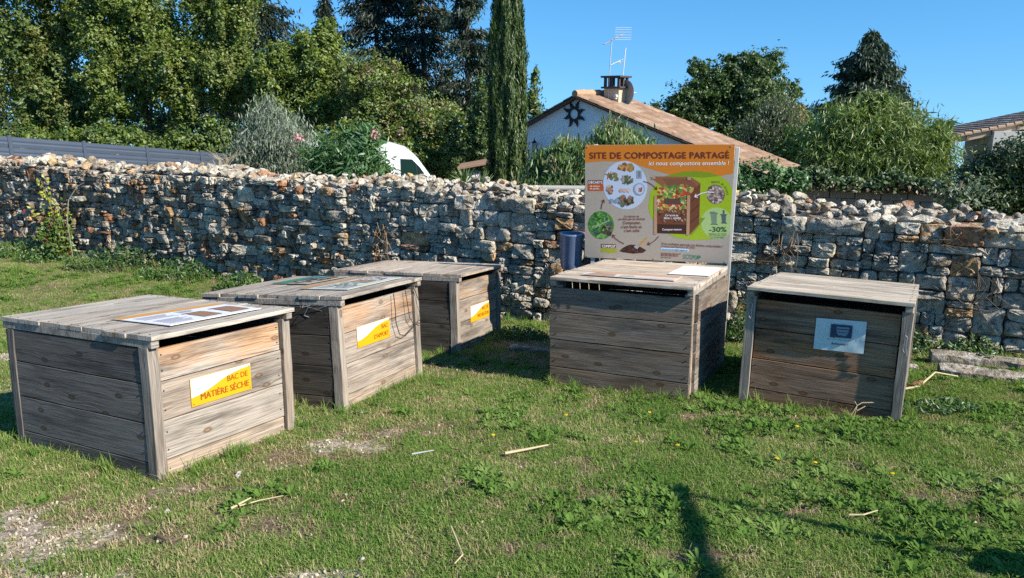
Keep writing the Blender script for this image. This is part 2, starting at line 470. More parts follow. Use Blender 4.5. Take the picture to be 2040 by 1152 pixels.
wall_root = empty('stone_wall', (.167, 7.9, float(gz(.167, 7.6))))
tag(wall_root, 'long low dry stone wall of grey and rust rubble behind the wooden bins', 'wall')
WR = np.array(wall_root.location)
pieces = []     # (screen size, V, F, tint, smooth)
def to_world(s, zz, out):
    p, d, n = wall_at(s); q = p + n * (out - .03 * zz); return np.array([q[0], q[1], zz])
for c in cells:
    cen = c.mean(0)
    p, d, n = wall_at(cen[0])
    if c[:, 1].max() < float(gz(p[0] + n[0] * .1, p[1] + n[1] * .1)) - .02: continue
    dv = c - cen; size = np.hypot(dv[:, 0].max() - dv[:, 0].min(), dv[:, 1].max() - dv[:, 1].min())
    ring = c
    m_ = len(ring); dep = random.choice([.018, .03, .035, .045, .05, .06, .08])
    left = cen[0] > 12.6
    if left: dep += random.uniform(0, .08)
    tilt = RNG.normal(0, .16, 2)
    V = []
    sh = random.uniform(.84, .93)
    for sc_, dd, jit in ((.92, -.16, 0), (1.0, dep * .35, .02), (random.uniform(.95, .99), dep * .78, .03), (sh, dep * .97, .05), (sh * .55, dep, .15)):
        for q in ring:
            v = (q - cen) * (sc_ * (1 + random.uniform(-jit, jit)))
            o = dd + (tilt @ v if dd > 0 else 0) * min(1, max(0, dd / dep)) + (random.uniform(-1, 1) * .013 if sc_ < .97 and dd > 0 else 0)
            V.append(to_world(cen[0] + v[0], cen[1] + v[1], o))
    V.append(to_world(cen[0], cen[1], dep + random.uniform(-.012, .014)))
    F = [[r * m_ + i, r * m_ + (i + 1) % m_, (r + 1) * m_ + (i + 1) % m_, (r + 1) * m_ + i] for r in range(4) for i in range(m_)]
    F += [[4 * m_ + i, 4 * m_ + (i + 1) % m_, 5 * m_] for i in range(m_)]
    V = np.array(V); F = [f[::-1] for f in F]
    pieces.append((size / np.linalg.norm(V[-1] - np.array([0, 0, CAM_H])), V, F, stone_tint(V[-1][0], cen[1] > 1.0), random.random() < .5))

# loose rubble along the top
bmi = bmesh.new(); bmesh.ops.create_icosphere(bmi, subdivisions=2, radius=1.0)
bmi.verts.index_update(); ICO = np.array([v.co for v in bmi.verts]); ICF = [[v.index for v in f.verts] for f in bmi.faces]; bmi.free()
def rubble(size, flat=.6):
    V = ICO.copy()
    for _ in range(10):                      # cut with random planes: angular rubble
        nrm = RNG.normal(0, 1, 3); nrm /= np.linalg.norm(nrm); lim = RNG.uniform(.36, .74); dd = V @ nrm
        V -= np.outer(np.maximum(0, dd - lim), nrm)
    V *= 1 + RNG.normal(0, .045, (len(V), 1))
    V *= np.array([size * RNG.uniform(.8, 1.35), size * RNG.uniform(.7, 1.1), size * flat * RNG.uniform(.75, 1.25)])
    a = RNG.uniform(0, 6.28); ca, sa = math.cos(a), math.sin(a); V = V @ np.array([[ca, sa, 0], [-sa, ca, 0], [0, 0, 1]])
    b = RNG.normal(0, .25); cb_, sb_ = math.cos(b), math.sin(b); V = V @ np.array([[1, 0, 0], [0, cb_, sb_], [0, -sb_, cb_]])
    return V
s = S0
for lane, (off, dz, szr, step) in enumerate(((-.02, -.01, (.06, .12), .15), (-.17, .03, (.06, .12), .15), (-.33, .04, (.06, .13), .17), (-.48, 0.02, (.06, .12), .2), (-.08, .06, (.035, .085), .17), (-.24, .095, (.035, .085), .19), (.02, -.06, (.04, .07), .16))):
    s = S0 + random.uniform(0, .1)
    while s < S1:
        sz = random.uniform(*szr); big = s > 14.2 and lane in (0, 1)
        if big: sz *= 1.3
        o = to_world(s, wall_top(s) + dz + random.uniform(-.015, .02) + (.05 if big else 0), off + random.uniform(-.03, .03))
        V = rubble(sz, .62) + o
        pieces.append((2.0 * sz / np.linalg.norm(o - np.array([0, 0, CAM_H])) * (1.1 if lane in (0, 4, 5) else .7), V, ICF, stone_tint(o[0], True), False))
        s += step * random.uniform(.75, 1.3) * (1.2 if big else 1)
# only what stands in view is worth a part of its own
def in_view(V):
    c = V.mean(0); zc = c[1] * math.cos(R(CAM_PITCH)) - (c[2] - CAM_H) * math.sin(R(CAM_PITCH)); return abs(c[0] / zc) < .72
pieces.sort(key=lambda t: -(t[0] + (0 if in_view(t[1]) else -9)))
for k, (sz, V, F, t, sm) in enumerate(pieces[:300]):
    link('stone', mesh_np('stone', V - WR, F, t, sm, STONE), wall_root)
V_, F_, T_, b = [], [], [], 0
for sz, V, F, t, sm in pieces[300:]:
    V_.append(V - WR); F_ += [[b + i for i in f] for f in F]; T_.append(np.tile(t, (len(V), 1))); b += len(V)
rest = link('small_stones', mesh_np('small_stones', np.concatenate(V_), F_, np.concatenate(T_), False, STONE), wall_root)
tag(rest, kind='stuff')
# earth and rubble core behind the joints
V = []; F = []
ss = np.arange(S0, S1 + .01, .25)
for s in ss:
    for out, zz in ((-.028, -.6), (-.028, wall_top(s) - .05), (-.55, wall_top(s) - .05), (-.55, -2.2)):
        V.append(to_world(s, zz, out) - WR)
for i in range(len(ss) - 1):
    for j in range(3): F.append([i * 4 + j, i * 4 + j + 1, i * 4 + 4 + j + 1, i * 4 + 4 + j])
F.append([0, 1, 2, 3]); F.append([len(V) - 4 + i for i in (3, 2, 1, 0)])
link('wall_core', mesh_np('wall_core', V, F, None, False, RUBBLE), wall_root)

# ------------------------------------------------------------------ flat lettering (built before the scene grows heavy)
TEXTS = {}
def want(s, bold=0.0, shear=0.0, spacing=1.0): TEXTS[(s, bold, shear, spacing)] = None
BOARD_TXT = [  # text, left x, right x, top y, bottom y in the layout sheet, colour, bold, shear
    ('SITE DE COMPOSTAGE PARTAGÉ', 186, 1377, 127, 193, 'maroon', .022, 0, 1.06),
    ('ici nous compostons ensemble !', 684, 1374, 216, 262, 'white', .004, .22, 1.0),
    ('DÉCHETS', 167, 283, 380, 403, 'white', .02, 0, 1.0),
    ('de maison,', 178, 262, 417, 434, 'white', .008, .15, 1.0),
    ('du jardin...', 176, 262, 438, 457, 'white', .008, .15, 1.0),
    ('COMPOST', 256, 372, 922, 944, 'white', .02, 0, 1.0),
    ('La nature ne', 459, 584, 671, 690, 'maroon', .012, 0, 1.0),
    ('produit pas de déchets', 408, 634, 695, 719, 'maroon', .012, 0, 1.0),
    ('Composter,', 444, 598, 724, 755, 'maroon', .016, 0, 1.0),
    ("c'est facile et", 428, 604, 757, 782, 'maroon', .016, 0, 1.0),
    ("c'est utile", 452, 582, 790, 814, 'maroon', .016, 0, 1.0),
    ('Déchets', 834, 910, 534, 554, 'white', .012, 0, 1.0),
    ('compostables', 806, 942, 556, 580, 'white', .012, 0, 1.0),
    ('Compost en', 808, 922, 666, 688, 'white', .012, 0, 1.0),
    ('décomposition', 796, 940, 688, 712, 'white', .012, 0, 1.0),
    ('Compost mature', 778, 942, 786, 808, 'white', .012, 0, 1.0),
    ('-30%', 1180, 1328, 775, 818, 'darkgreen', .02, 0, 1.0),
    ('Réduction du volume', 1176, 1330, 828, 840, 'darkgreen', .012, 0, 1.0),
    ('des poubelles grâce', 1178, 1324, 845, 857, 'darkgreen', .012, 0, 1.0),
    ('au compostage', 1192, 1306, 861, 874, 'darkgreen', .012, 0, 1.0),
    ('Vous souhaitez apporter vos déchets compostables ?', 766, 1292, 903, 930, 'maroon', .008, 0, 1.0),
    ('Contactez votre Mairie ou le SICTOMU :', 763, 1060, 926, 946, 'maroon', .004, 0, 1.0),
    ('SICTOMU', 947, 1072, 1006, 1044, 'logo', .004, .12, 1.0),
]
for t in BOARD_TXT: want(t[0], t[6], t[7], t[8])
SIGN_TXT = {1: ('BAC DE', 'MATIÈRE SÈCHE'), 2: ('BAC', "D'APPORT"), 3: ('BAC DE', 'MATURATION')}
for a, b in SIGN_TXT.values(): want(a, .011); want(b, .011)
want('SITE DE COMPOSTAGE PARTAGÉ', .004); want('Servez-vous !', .02)
for ch in 'Apport de broyat': 
    if ch != ' ': want(ch, .01)
tmp = []
for key in TEXTS:
    cu = bpy.data.curves.new('lettering', 'FONT'); cu.body = key[0]; cu.shear = key[2]; cu.space_character = key[3]; cu.resolution_u = 3
    o = bpy.data.objects.new('lettering', cu); COL.objects.link(o); tmp.append((key, o, cu))
bpy.context.view_layer.update()
dg = bpy.context.evaluated_depsgraph_get()
for key, o, cu in tmp:
    me = bpy.data.meshes.new_from_object(o.evaluated_get(dg))
    n_ = len(me.vertices); V = np.empty(n_ * 3, np.float32); me.vertices.foreach_get('co', V); V = V.reshape(-1, 3)
    F = [list(p.vertices) for p in me.polygons]
    TEXTS[key] = (V[:, :2].copy(), F); bpy.data.meshes.remove(me)
for key, o, cu in tmp:
    bpy.data.objects.remove(o); bpy.data.curves.remove(cu)
def text_mesh(key, name, mapf, x0, x1, ybot, ytop, off, m):
    """lettering stretched into the box x0..x1, ybot..ytop; mapf(x, y, off) -> local point"""
    V, F = TEXTS[key]; lo, hi = V.min(0), V.max(0)
    U = (V - lo) / np.maximum(hi - lo, 1e-6)
    P, FF = [], []
    sh_ = [(0, 0)]
    if key[1] > .003:                       # heavier strokes: the outline repeated a hair to each side
        e = key[1] * abs(ytop - ybot) * 1.6; sx = 1 if x1 > x0 else -1; sh_ = [(-e, 0), (e, 0), (0, e * .8), (0, -e * .8)]
    for k_, (ex, ey) in enumerate(sh_):
        b_ = len(P); P += [mapf(x0 + (x1 - x0) * u + ex, ybot + (ytop - ybot) * v + ey, off + .00003 * k_) for u, v in U]; FF += [[b_ + i for i in f] for f in F]
    return mesh_np(name, P, FF, None, False, m)
def flat_mesh(name, pts, mapf, off, m):
    bm = bmesh.new(); vs = [bm.verts.new(mapf(x, y, off)) for x, y in pts]
    f = bm.faces.new(vs); bmesh.ops.triangulate(bm, faces=[f])
    me = bpy.data.meshes.new(name); bm.to_mesh(me); bm.free(); me.materials.append(m); return me
INK = {}
def ink(name, col, rough=.45):
    if name not in INK: INK[name] = plain('print_' + name, col, rough, .4, 0, .05, 12)
    return INK[name]
for nm, c in dict(maroon=(.16, .022, .012), white=(.82, .82, .80), darkgreen=(.035, .07, .012), logo=(.01, .20, .12), orange=(.62, .20, .015), beige=(.37, .32, .26), lime=(.36, .50, .012), palelime=(.46, .62, .22), brown=(.17, .06, .03), midbrown=(.30, .14, .07), tan=(.50, .32, .20), darkbrown=(.055, .022, .012), yellow=(.68, .335, .008), signbrown=(.26, .075, .004), sky=(.42, .60, .75), leafgreen=(.08, .30, .03), midgreen=(.10, .22, .05), red=(.48, .06, .02), grey=(.20, .24, .20), darkgrey=(.07, .085, .09), vermilion=(.48, .09, .015), steelblue=(.16, .22, .30), cream=(.62, .52, .36), faded=(.60, .50, .42), teal=(.10, .28, .24), ochre=(.55, .33, .06), textgrey=(.30, .30, .33), paper=(.46, .60, .66), photoblue=(.03, .07, .14), photogrey=(.26, .30, .38), salmon=(.55, .30, .20)).items():
    ink(nm, c)

# ------------------------------------------------------------------ wooden compost bins
def plank_mesh(L, Wd, T, wob=.0025, seg=6, bow=.0):
    """board along x, width y, thickness z, slightly uneven edges"""
    ch = min(.0018, T * .1); V = []
    cs = [(-.5, -.5, 1, 0), (.5, -.5, -1, 0), (.5, -.5, 0, 1), (.5, .5, 0, -1), (.5, .5, -1, 0), (-.5, .5, 1, 0), (-.5, .5, 0, -1), (-.5, -.5, 0, 1)]
    b = random.uniform(-bow, bow)
    for i in range(seg + 1):
        x = -L / 2 + L * i / seg; e0, e1 = random.uniform(-wob, wob), random.uniform(-wob, wob); zz = b * (1 - (2 * i / seg - 1) ** 2) + random.uniform(-wob, wob) * .4
        xe = x + (random.uniform(-.006, .006) if i in (0, seg) else 0)
        for sy, sz, cy, cz in cs:
            V.append((xe, sy * Wd + cy * ch + (e1 if sy > 0 else e0), sz * T + cz * ch + zz))
    F = [[i * 8 + j, i * 8 + (j + 1) % 8, i * 8 + 8 + (j + 1) % 8, i * 8 + 8 + j] for i in range(seg) for j in range(8)]
    F += [list(range(8))[::-1], [seg * 8 + j for j in range(8)]]
    return mesh_np('plank', V, [f[::-1] for f in F] if False else F, None, False, WOOD)
AX = {'front': Matrix(((1, 0, 0), (0, 0, -1), (0, 1, 0))), 'side': Matrix(((0, 0, 1), (1, 0, 0), (0, 1, 0))), 'top': Matrix.Identity(3), 'post': Matrix(((0, 1, 0), (0, 0, 1), (1, 0, 0))), 'batten': Matrix(((0, -1, 0), (1, 0, 0), (0, 0, 1)))}
def board(name, parent, ax, L, Wd, T, c, tint=(1, 1, 1), brown=0.0, wob=.0025, bow=0.0, tilt=0.0):
    o = link(name, plank_mesh(L, Wd, T, wob, 6, bow), parent)
    m4 = AX[ax].to_4x4() @ Matrix.Rotation(tilt, 4, 'Z'); m4.translation = Vector(c); o.matrix_local = m4
    v = random.uniform(.88, 1.1)
    o.color = (tint[0] * v, tint[1] * v, tint[2] * v, max(0, min(1, brown + random.uniform(-.12, .12) * (1 if brown else 0))))
    return o

BINS = {1: (-2.216, 4.176, -.018, 61.735, .004, .003, .972, 1.335, .802), 2: (-1.487, 5.313, -.020, 67.41, .032, -.004, 1.064, 1.184, .813),
        3: (-.922, 7.024, -.047, 66.85, .001, .002, .978, 1.332, .792), 4: (1.062, 5.609, .0355, -26.1, -.017, .021, 1.08, 1.27, .814),
        5: (2.337, 5.024, -.0357, -30.6, -.049, .007, 1.018, 1.129, .832)}
def bin_matrix(k):
    x, y, dz, yaw, ax, ay = BINS[k][:6]; g1, g2 = .009 + ax, -.116 + ay; yaw = R(yaw)
    n = Vector((-g1, -g2, 1)).normalized(); a = Vector((math.cos(yaw), math.sin(yaw), 0)); a = (a - n * a.dot(n)).normalized(); b = n.cross(a)
    M = Matrix((a, b, n)).transposed().to_4x4(); M.translation = Vector((x, y, .009 * x - .116 * (y - 5) + dz)); return M
LABELS = {1: 'weathered grey plank compost bin reading BAC DE MATIÈRE SÈCHE, nearest on the left', 2: 'leaning plank compost bin reading BAC D\'APPORT with wire hanging from its corner',
          3: 'wooden compost bin reading BAC DE MATURATION close to the stone wall', 4: 'grey wooden compost bin in front of the large information board', 5: 'brown wooden compost bin with a pinned paper notice, rightmost'}
LEVELS = [(-.10, .107), (.1125, .322), (.328, .537), (.543, None)]
BINROOT = {}
def make_bin(k):
    W, D, H = BINS[k][6:]
    root = empty('compost_bin'); root.matrix_world = bin_matrix(k); BINROOT[k] = root
    tag(root, LABELS[k], 'compost bin', 'wooden compost bins on the lawn')
    T = .027; top = H - .024 - .046
    full = k == 4
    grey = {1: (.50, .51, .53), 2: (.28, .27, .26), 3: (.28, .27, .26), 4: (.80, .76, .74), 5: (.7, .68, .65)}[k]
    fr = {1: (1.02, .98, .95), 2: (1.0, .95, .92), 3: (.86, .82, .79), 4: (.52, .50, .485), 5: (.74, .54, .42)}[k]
    # posts
    for sx in (-1, 1):
        for sy in (-1, 1):
            pw, pd = (.062, .072) if sy < 0 else (.055, .06)
            if full and sy < 0: px, py = sx * (W / 2 - .045), -D / 2 + .062
            else: px, py = sx * (W / 2 - pw / 2 + .002), sy * (D / 2 - pd / 2 + (.006 if sy < 0 else -.03))
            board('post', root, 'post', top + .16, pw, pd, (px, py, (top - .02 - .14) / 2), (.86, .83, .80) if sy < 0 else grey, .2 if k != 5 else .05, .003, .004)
    # front planks
    for i, (z0, z1) in enumerate(LEVELS):
        z1 = z1 or (top - .018)
        br = [.15, .12, .22, .85][i] if k in (1, 2, 3) else ([.35, .6, .9, 1.0][i] if k == 5 else .35)
        if k == 5: br = [.25, .35, .95, 1.0][i]
        L = W - .128 if not full else W - .004
        y = -D / 2 + .032 if not full else -D / 2 + .012
        board('plank', root, 'front', L, z1 - z0, T, (0 if not full else -.012, y + random.uniform(-.0015, .0015), (z0 + z1) / 2), fr if i else (fr[0], fr[1] * .93, fr[2] * .85), br, .0012, .0)
    # side planks and back planks
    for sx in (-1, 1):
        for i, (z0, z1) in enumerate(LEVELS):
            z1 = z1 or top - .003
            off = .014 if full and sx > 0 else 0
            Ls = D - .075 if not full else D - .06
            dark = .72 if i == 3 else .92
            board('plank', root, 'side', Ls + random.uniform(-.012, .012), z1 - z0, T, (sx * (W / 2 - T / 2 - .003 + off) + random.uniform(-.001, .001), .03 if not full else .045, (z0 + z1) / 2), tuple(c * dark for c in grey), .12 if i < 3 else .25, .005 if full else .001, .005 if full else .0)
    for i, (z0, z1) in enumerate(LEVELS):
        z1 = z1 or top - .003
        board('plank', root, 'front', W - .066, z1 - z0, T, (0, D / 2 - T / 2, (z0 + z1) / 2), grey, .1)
    # lid: battens with planks nailed across
    bat = MB()
    for sx in (-1, 1):
        bat.box((sx * (W / 2 - .024), 0 - .012, H - .024 - .022), (.046, D + .05, .044), None, .004)
    bat.box((0, .1, H - .024 - .02), (.05, D - .4, .04), None, .004)
    lid = bat.build('lid', WOOD, root); lid.color = (.95, .93, .9, .05)
    n = 7 if k != 5 else 6
    y0, y1 = -D / 2 - .05, D / 2 + .02; wd = (y1 - y0) / n
    ltint = {1: (1.26, 1.24, 1.20), 2: (1.12, 1.09, 1.05), 3: (1.34, 1.26, 1.18), 4: (1.6, 1.5, 1.38), 5: (1.5, 1.44, 1.32)}[k]
    for i in range(n):
        board('lid_plank', lid, 'top', W + random.uniform(-.008, .012), wd - random.uniform(.0005, .003), .024, (random.uniform(-.004, .004), y0 + wd * (i + .5), H - .012 + random.uniform(-.0007, .0007)), ltint, .06 if k not in (3, 4) else .16, .0015, .0015)
    # nails
    nb = MB()
    for (z0, z1) in LEVELS:
        z1 = z1 or top
        for zz in (z0 + .05, z1 - .05):
            if zz < .03: continue
            for sx in (-1, 1):
                for q in (1, 2):
                    yy = -D / 2 + .085 if q == 1 else D / 2 - .07
                    nb.box((sx * (W / 2 - .002 + (.014 if full and sx > 0 else 0)), yy + random.uniform(-.01, .01), zz + random.uniform(-.01, .01)), (.006, .007, .007))
                nb.box((sx * (W / 2 - .088) if not full else sx * (W / 2 - .04), (-D / 2 + .018) if not full else -D / 2 - .003, zz + random.uniform(-.01, .01)), (.007, .006, .007))
    for i in range(n):
        for sx in (-1, 1):
            nb.box((sx * (W / 2 - .025 + random.uniform(-.006, .006)), y0 + wd * (i + .3), H + .0005), (.007, .007, .004)); nb.box((sx * (W / 2 - .025 + random.uniform(-.006, .006)), y0 + wd * (i + .7), H + .0005), (.007, .007, .004))
    tag(nb.build('nails', NAIL, root), kind='stuff')
    return root
for k in BINS: make_bin(k)

# tinted print: one mesh, a colour per shape
def mat_print():
    m, n = newmat('colour_print')
    at = n.new('ShaderNodeAttribute'); at.attribute_name = 'tint'
    n.principled(at.outputs['Color'], .4, None, .4); return m
PRINT = mat_print()
def art(name, shapes, mapf, parent, off0, step=.00012):
    V, F, T = [], [], []
    for i, (pts, col) in enumerate(shapes):
        bm = bmesh.new(); vs = [bm.verts.new((x, y, 0)) for x, y in pts]
        try: f = bm.faces.new(vs)
        except ValueError: bm.free(); continue
        bmesh.ops.triangulate(bm, faces=[f]); bm.verts.index_update()
        b = len(V)
        for v in bm.verts: V.append(mapf(v.co.x, v.co.y, off0 + step * i)); T.append(col)
        for f in bm.faces: F.append([b + v.index for v in f.verts])
        bm.free()
    return link(name, mesh_np(name, V, F, np.array(T, float), False, PRINT), parent)
def disc(cx, cy, rx, ry=None, n=28, a0=0): ry = ry or rx; return [(cx + rx * math.cos(a0 + 6.28319 * i / n), cy + ry * math.sin(a0 + 6.28319 * i / n)) for i in range(n)]
def stroke(pts, w):
    L, Rr = [], []
    for i, p in enumerate(pts):
        a = pts[max(0, i - 1)]; b = pts[min(len(pts) - 1, i + 1)]; dx, dy = b[0] - a[0], b[1] - a[1]; l = math.hypot(dx, dy) or 1
        ww = w[i] if hasattr(w, '__len__') else w
        L.append((p[0] - dy / l * ww, p[1] + dx / l * ww)); Rr.append((p[0] + dy / l * ww, p[1] - dx / l * ww))
    return L + Rr[::-1]
def arrow(pts, w, head):
    a, b = pts[-2], pts[-1]; dx, dy = b[0] - a[0], b[1] - a[1]; l = math.hypot(dx, dy); ux, uy = dx / l, dy / l
    out = [stroke(pts, w)]
    for s in (1, -1):
        ca, sa = math.cos(2.55), s * math.sin(2.55)
        e = (b[0] + head * (ux * ca - uy * sa), b[1] + head * (ux * sa + uy * ca)); out.append(stroke([b, e], w))
    return out
def confetti(cx, cy, rx, ry, n, cols, sz, elong=1.0, rect=False):
    out = []
    for _ in range(n):
        a = random.uniform(0, 6.28); r = math.sqrt(random.random())
        x, y = (cx + rx * r * math.cos(a), cy + ry * r * math.sin(a)) if not rect else (cx + random.uniform(-rx, rx), cy + random.uniform(-ry, ry))
        s = sz * random.uniform(.6, 1.4); th = random.uniform(0, 3.14); k = random.randint(4, 6)
        pts = []
        for i in range(k):
            w = 6.283 * i / k; px, py = s * elong * math.cos(w) * random.uniform(.8, 1.1), s * math.sin(w) * random.uniform(.8, 1.1)
            pts.append((x + px * math.cos(th) - py * math.sin(th), y + px * math.sin(th) + py * math.cos(th)))
        c = random.choice(cols); v = random.uniform(.7, 1.3); out.append((pts, tuple(q * v for q in c)))
    return out

# yellow name plates screwed to the fronts
PLATES = {1: (-.240, .176, .354, .512), 2: (-.305, .115, .408, .558), 3: (-.175, .245, .292, .450)}
for k, (x0, x1, z0, z1) in PLATES.items():
    root = BINROOT[k]; D = BINS[k][7]; yf = -D / 2 + .0165
    pl = MB().box(((x0 + x1) / 2, yf - .0025, (z0 + z1) / 2), (x1 - x0, .004, z1 - z0), None, .0008).build('name_plate', ink('yellow', ()), root)
    tag(pl, 'yellow and white plate reading ' + ' '.join(SIGN_TXT[k]))
    w, h = x1 - x0, z1 - z0
    mf = lambda u, v, off, x0=x0, z0=z0, yf=yf: (x0 + u * w, yf - .0047 - off, z0 + v * h)
    link('white_field', flat_mesh('white_field', [(0.006, .33), (.12, .37), (.27, .47), (.42, .62), (.56, .755), (.70, .85), (.85, .895), (.994, .905), (.994, .985), (.006, .985)], mf, .0003, ink('white', ())), pl)
    a, b = SIGN_TXT[k]
    aw = {'BAC DE': .35, 'BAC': .20}[a]; bw = {'MATIÈRE SÈCHE': .81, "D'APPORT": .46, 'MATURATION': .60}[b]
    link('lettering', text_mesh((a, .011, 0.0, 1.0), 'lettering', mf, .94 - aw, .94, .55, .76, .0006, ink('signbrown', ())), pl)
    link('lettering', text_mesh((b, .011, 0.0, 1.0), 'lettering', mf, .955 - bw, .955, .16, .16 + (.29 if 'È' in b else .22), .0006, ink('signbrown', ())), pl)
    link('small_lettering', text_mesh(('SITE DE COMPOSTAGE PARTAGÉ', .004, 0.0, 1.0), 'small_lettering', mf, .045, .42, .80, .86, .0006, ink('signbrown', ())), pl)
    art('emblem', [([(.045, .60), (.10, .55), (.17, .58), (.165, .63), (.10, .585)], (.12, .30, .45)), ([(.05, .63), (.16, .66), (.15, .68), (.06, .65)], (.15, .4, .2))], mf, pl, .0006)
    for u, v in ((.03, .08), (.97, .08), (.03, .92), (.97, .92)): MB().tube([mf(u, v, .0), mf(u, v, .002)], .0035, 8).build('screw', NAIL, pl)

# notice sheet on the rightmost bin
root = BINROOT[5]; D = BINS[5][7]; yf = -D / 2 + .0165
V = []; nxx, nzz = 12, 8
for j in range(nzz + 1):
    for i in range(nxx + 1):
        u, v = i / nxx, j / nzz
        V.append((-.053 + .305 * u, yf - .004 - .006 * abs(math.sin(u * 9 + v * 5)) * (abs(u - .5) * 1.6) - .002 * random.random(), .450 + .212 * v + .012 * u))
F = [[j * (nxx + 1) + i, j * (nxx + 1) + i + 1, (j + 1) * (nxx + 1) + i + 1, (j + 1) * (nxx + 1) + i] for j in range(nzz) for i in range(nxx)]
nt = link('paper_notice', mesh_np('paper_notice', V, F, None, True, plain('laminated_paper', (.55, .66, .68), .18, .6, 0, .1, 8)), root)
tag(nt, 'pale blue laminated notice with a small photograph of a bin')
mf = lambda u, v, off: (-.053 + .305 * u, yf - .0125 - off, .450 + .212 * v + .012 * u)
def jag(pts, col): return (pts, col)
art('photograph', [([(.31, .44), (.735, .44), (.735, .85), (.31, .85)], (.02, .05, .10)), ([(.42, .78), (.68, .78), (.66, .58), (.62, .50), (.48, .50), (.44, .58)], (.20, .25, .33)), ([(.43, .72), (.67, .72), (.665, .69), (.435, .69)], (.04, .06, .09)), ([(.45, .62), (.65, .62), (.65, .60), (.45, .60)], (.05, .07, .1))] + confetti(.52, .47, .2, .03, 14, [(.03, .07, .12), (.05, .10, .14)], .018, 1.5, True), mf, nt, .0)
art('faint_print', [([(.27 + .1 * i, .355 + .005 * (i % 2)), (.345 + .1 * i, .355), (.345 + .1 * i, .38), (.27 + .1 * i, .38)], (.33, .42, .46)) for i in range(5)], mf, nt, .0)
link('lettering', text_mesh(('Servez-vous !', .02, 0.0, 1.0), 'lettering', mf, .36, .67, .205, .275, .0002, ink('darkgrey', ())), nt)

# sheets stapled to the lids
def lid_sheet(k, corners, label, paint, curl=.004, base=(.62, .61, .62)):
    root = BINROOT[k]; H = BINS[k][8]; (x0, y0), (x1, y1), (x2, y2), (x3, y3) = corners   # u along 0->1, v along 0->3
    def pos(u, v): return (x0 * (1 - u) * (1 - v) + x1 * u * (1 - v) + x2 * u * v + x3 * (1 - u) * v, y0 * (1 - u) * (1 - v) + y1 * u * (1 - v) + y2 * u * v + y3 * (1 - u) * v)
    def mf(u, v, off): p = pos(u, v); return (p[0], p[1], H + .0115 + off)
    V = []; F = []
    for zz in (H + .0075, H + .0105):
        for u, v in ((0, 0), (1, 0), (1, 1), (0, 1)): p = pos(u, v); V.append((p[0], p[1], zz))
    F = [[4, 5, 6, 7], [0, 3, 2, 1], [0, 1, 5, 4], [1, 2, 6, 5], [2, 3, 7, 6], [3, 0, 4, 7]]
    o = link('lid_panel', mesh_np('lid_panel', V, F, None, False, plain('printed_sheet', base, .5, .3, 0, .05)), root)
    tag(o, label)
    if paint: art('print', paint, mf, o, .0)
    return o
def rows(u0, u1, v0, v1, n, col):
    out = []
    for i in range(n):
        v = v0 + (v1 - v0) * i / n; e = u1 - random.uniform(0, .25) * (u1 - u0); out.append(([(u0, v), (e, v), (e, v + .4 * (v1 - v0) / n), (u0, v + .4 * (v1 - v0) / n)], col))
    return out
def panel_on_lid(top, pics):
    out = [([(0.005, .82), (.995, .82), (.995, .99), (.005, .99)], top)]
    out += rows(.06, .40, .52, .76, 5, (.36, .35, .40)) + rows(.06, .36, .10, .42, 6, (.38, .37, .42)) + rows(.45, .62, .62, .78, 4, (.45, .40, .36))
    for (a, b, c, d), col in pics:
        out += [([(a, b), (c, b), (c, d), (a + .02, d)], col), ([(a, d), (c, d), (c - .02, d + .04), (a - .02, d + .04)], tuple(.5 * q for q in col))]
        for i in range(1, 4): v = b + (d - b) * i / 4; out.append(([(a, v), (c, v), (c, v + .012), (a, v + .012)], tuple(.7 * q for q in col)))
    return out
lid_sheet(1, [(-.275, -.575), (.345, -.590), (.365, -.165), (-.285, -.065)], 'white printed panel with orange band and brown bin drawings', panel_on_lid((.60, .30, .06), [((.42, .12, .62, .50), (.32, .17, .09)), ((.72, .12, .93, .55), (.32, .17, .09))]), base=(.66, .67, .72))
lid_sheet(2, [(-.27, -.50), (.42, -.52), (.44, -.12), (-.27, -.07)], 'faded printed panel with orange band', panel_on_lid((.46, .24, .08), [((.50, .20, .70, .60), (.34, .22, .14))]) + confetti(.3, .4, .22, .25, 40, [(.30, .42, .34), (.40, .45, .30), (.5, .45, .35)], .03) + confetti(.8, .4, .15, .3, 40, [(.5, .3, .28), (.45, .38, .36)], .03), base=(.50, .52, .46))
lid_sheet(2, [(-.02, .06), (.47, .02), (.47, .36), (-.02, .40)], 'faded green and brown printed panel', [([(0, .55), (.55, .55), (.55, 1), (0, 1)], (.05, .20, .11)), ([(.55, .4), (1, .4), (1, 1), (.55, 1)], (.05, .18, .20))] + confetti(.5, .35, .45, .3, 60, [(.22, .12, .07), (.30, .2, .12), (.12, .2, .08), (.08, .06, .05)], .05), base=(.34, .28, .22))
lid_sheet(4, [(-.35, -.52), (.36, -.50), (.36, -.26), (-.35, -.26)], 'sun-bleached printed panel with orange band', [([(.0, .62), (.995, .62), (.995, .99), (.005, .99)], (.55, .34, .20)), ([(.02, .02), (.36, .04), (.34, .50), (.10, .6)], (.42, .27, .19)), ([(.40, .08), (.58, .2), (.52, .42), (.42, .35)], (.28, .40, .30)), ([(.60, .05), (.97, .05), (.97, .45), (.62, .4)], (.66, .52, .48))], base=(.62, .54, .48))
lid_sheet(4, [(.225, -.15), (.532, -.115), (.536, .43), (.225, .385)], 'blank white board', None, base=(.80, .82, .84))

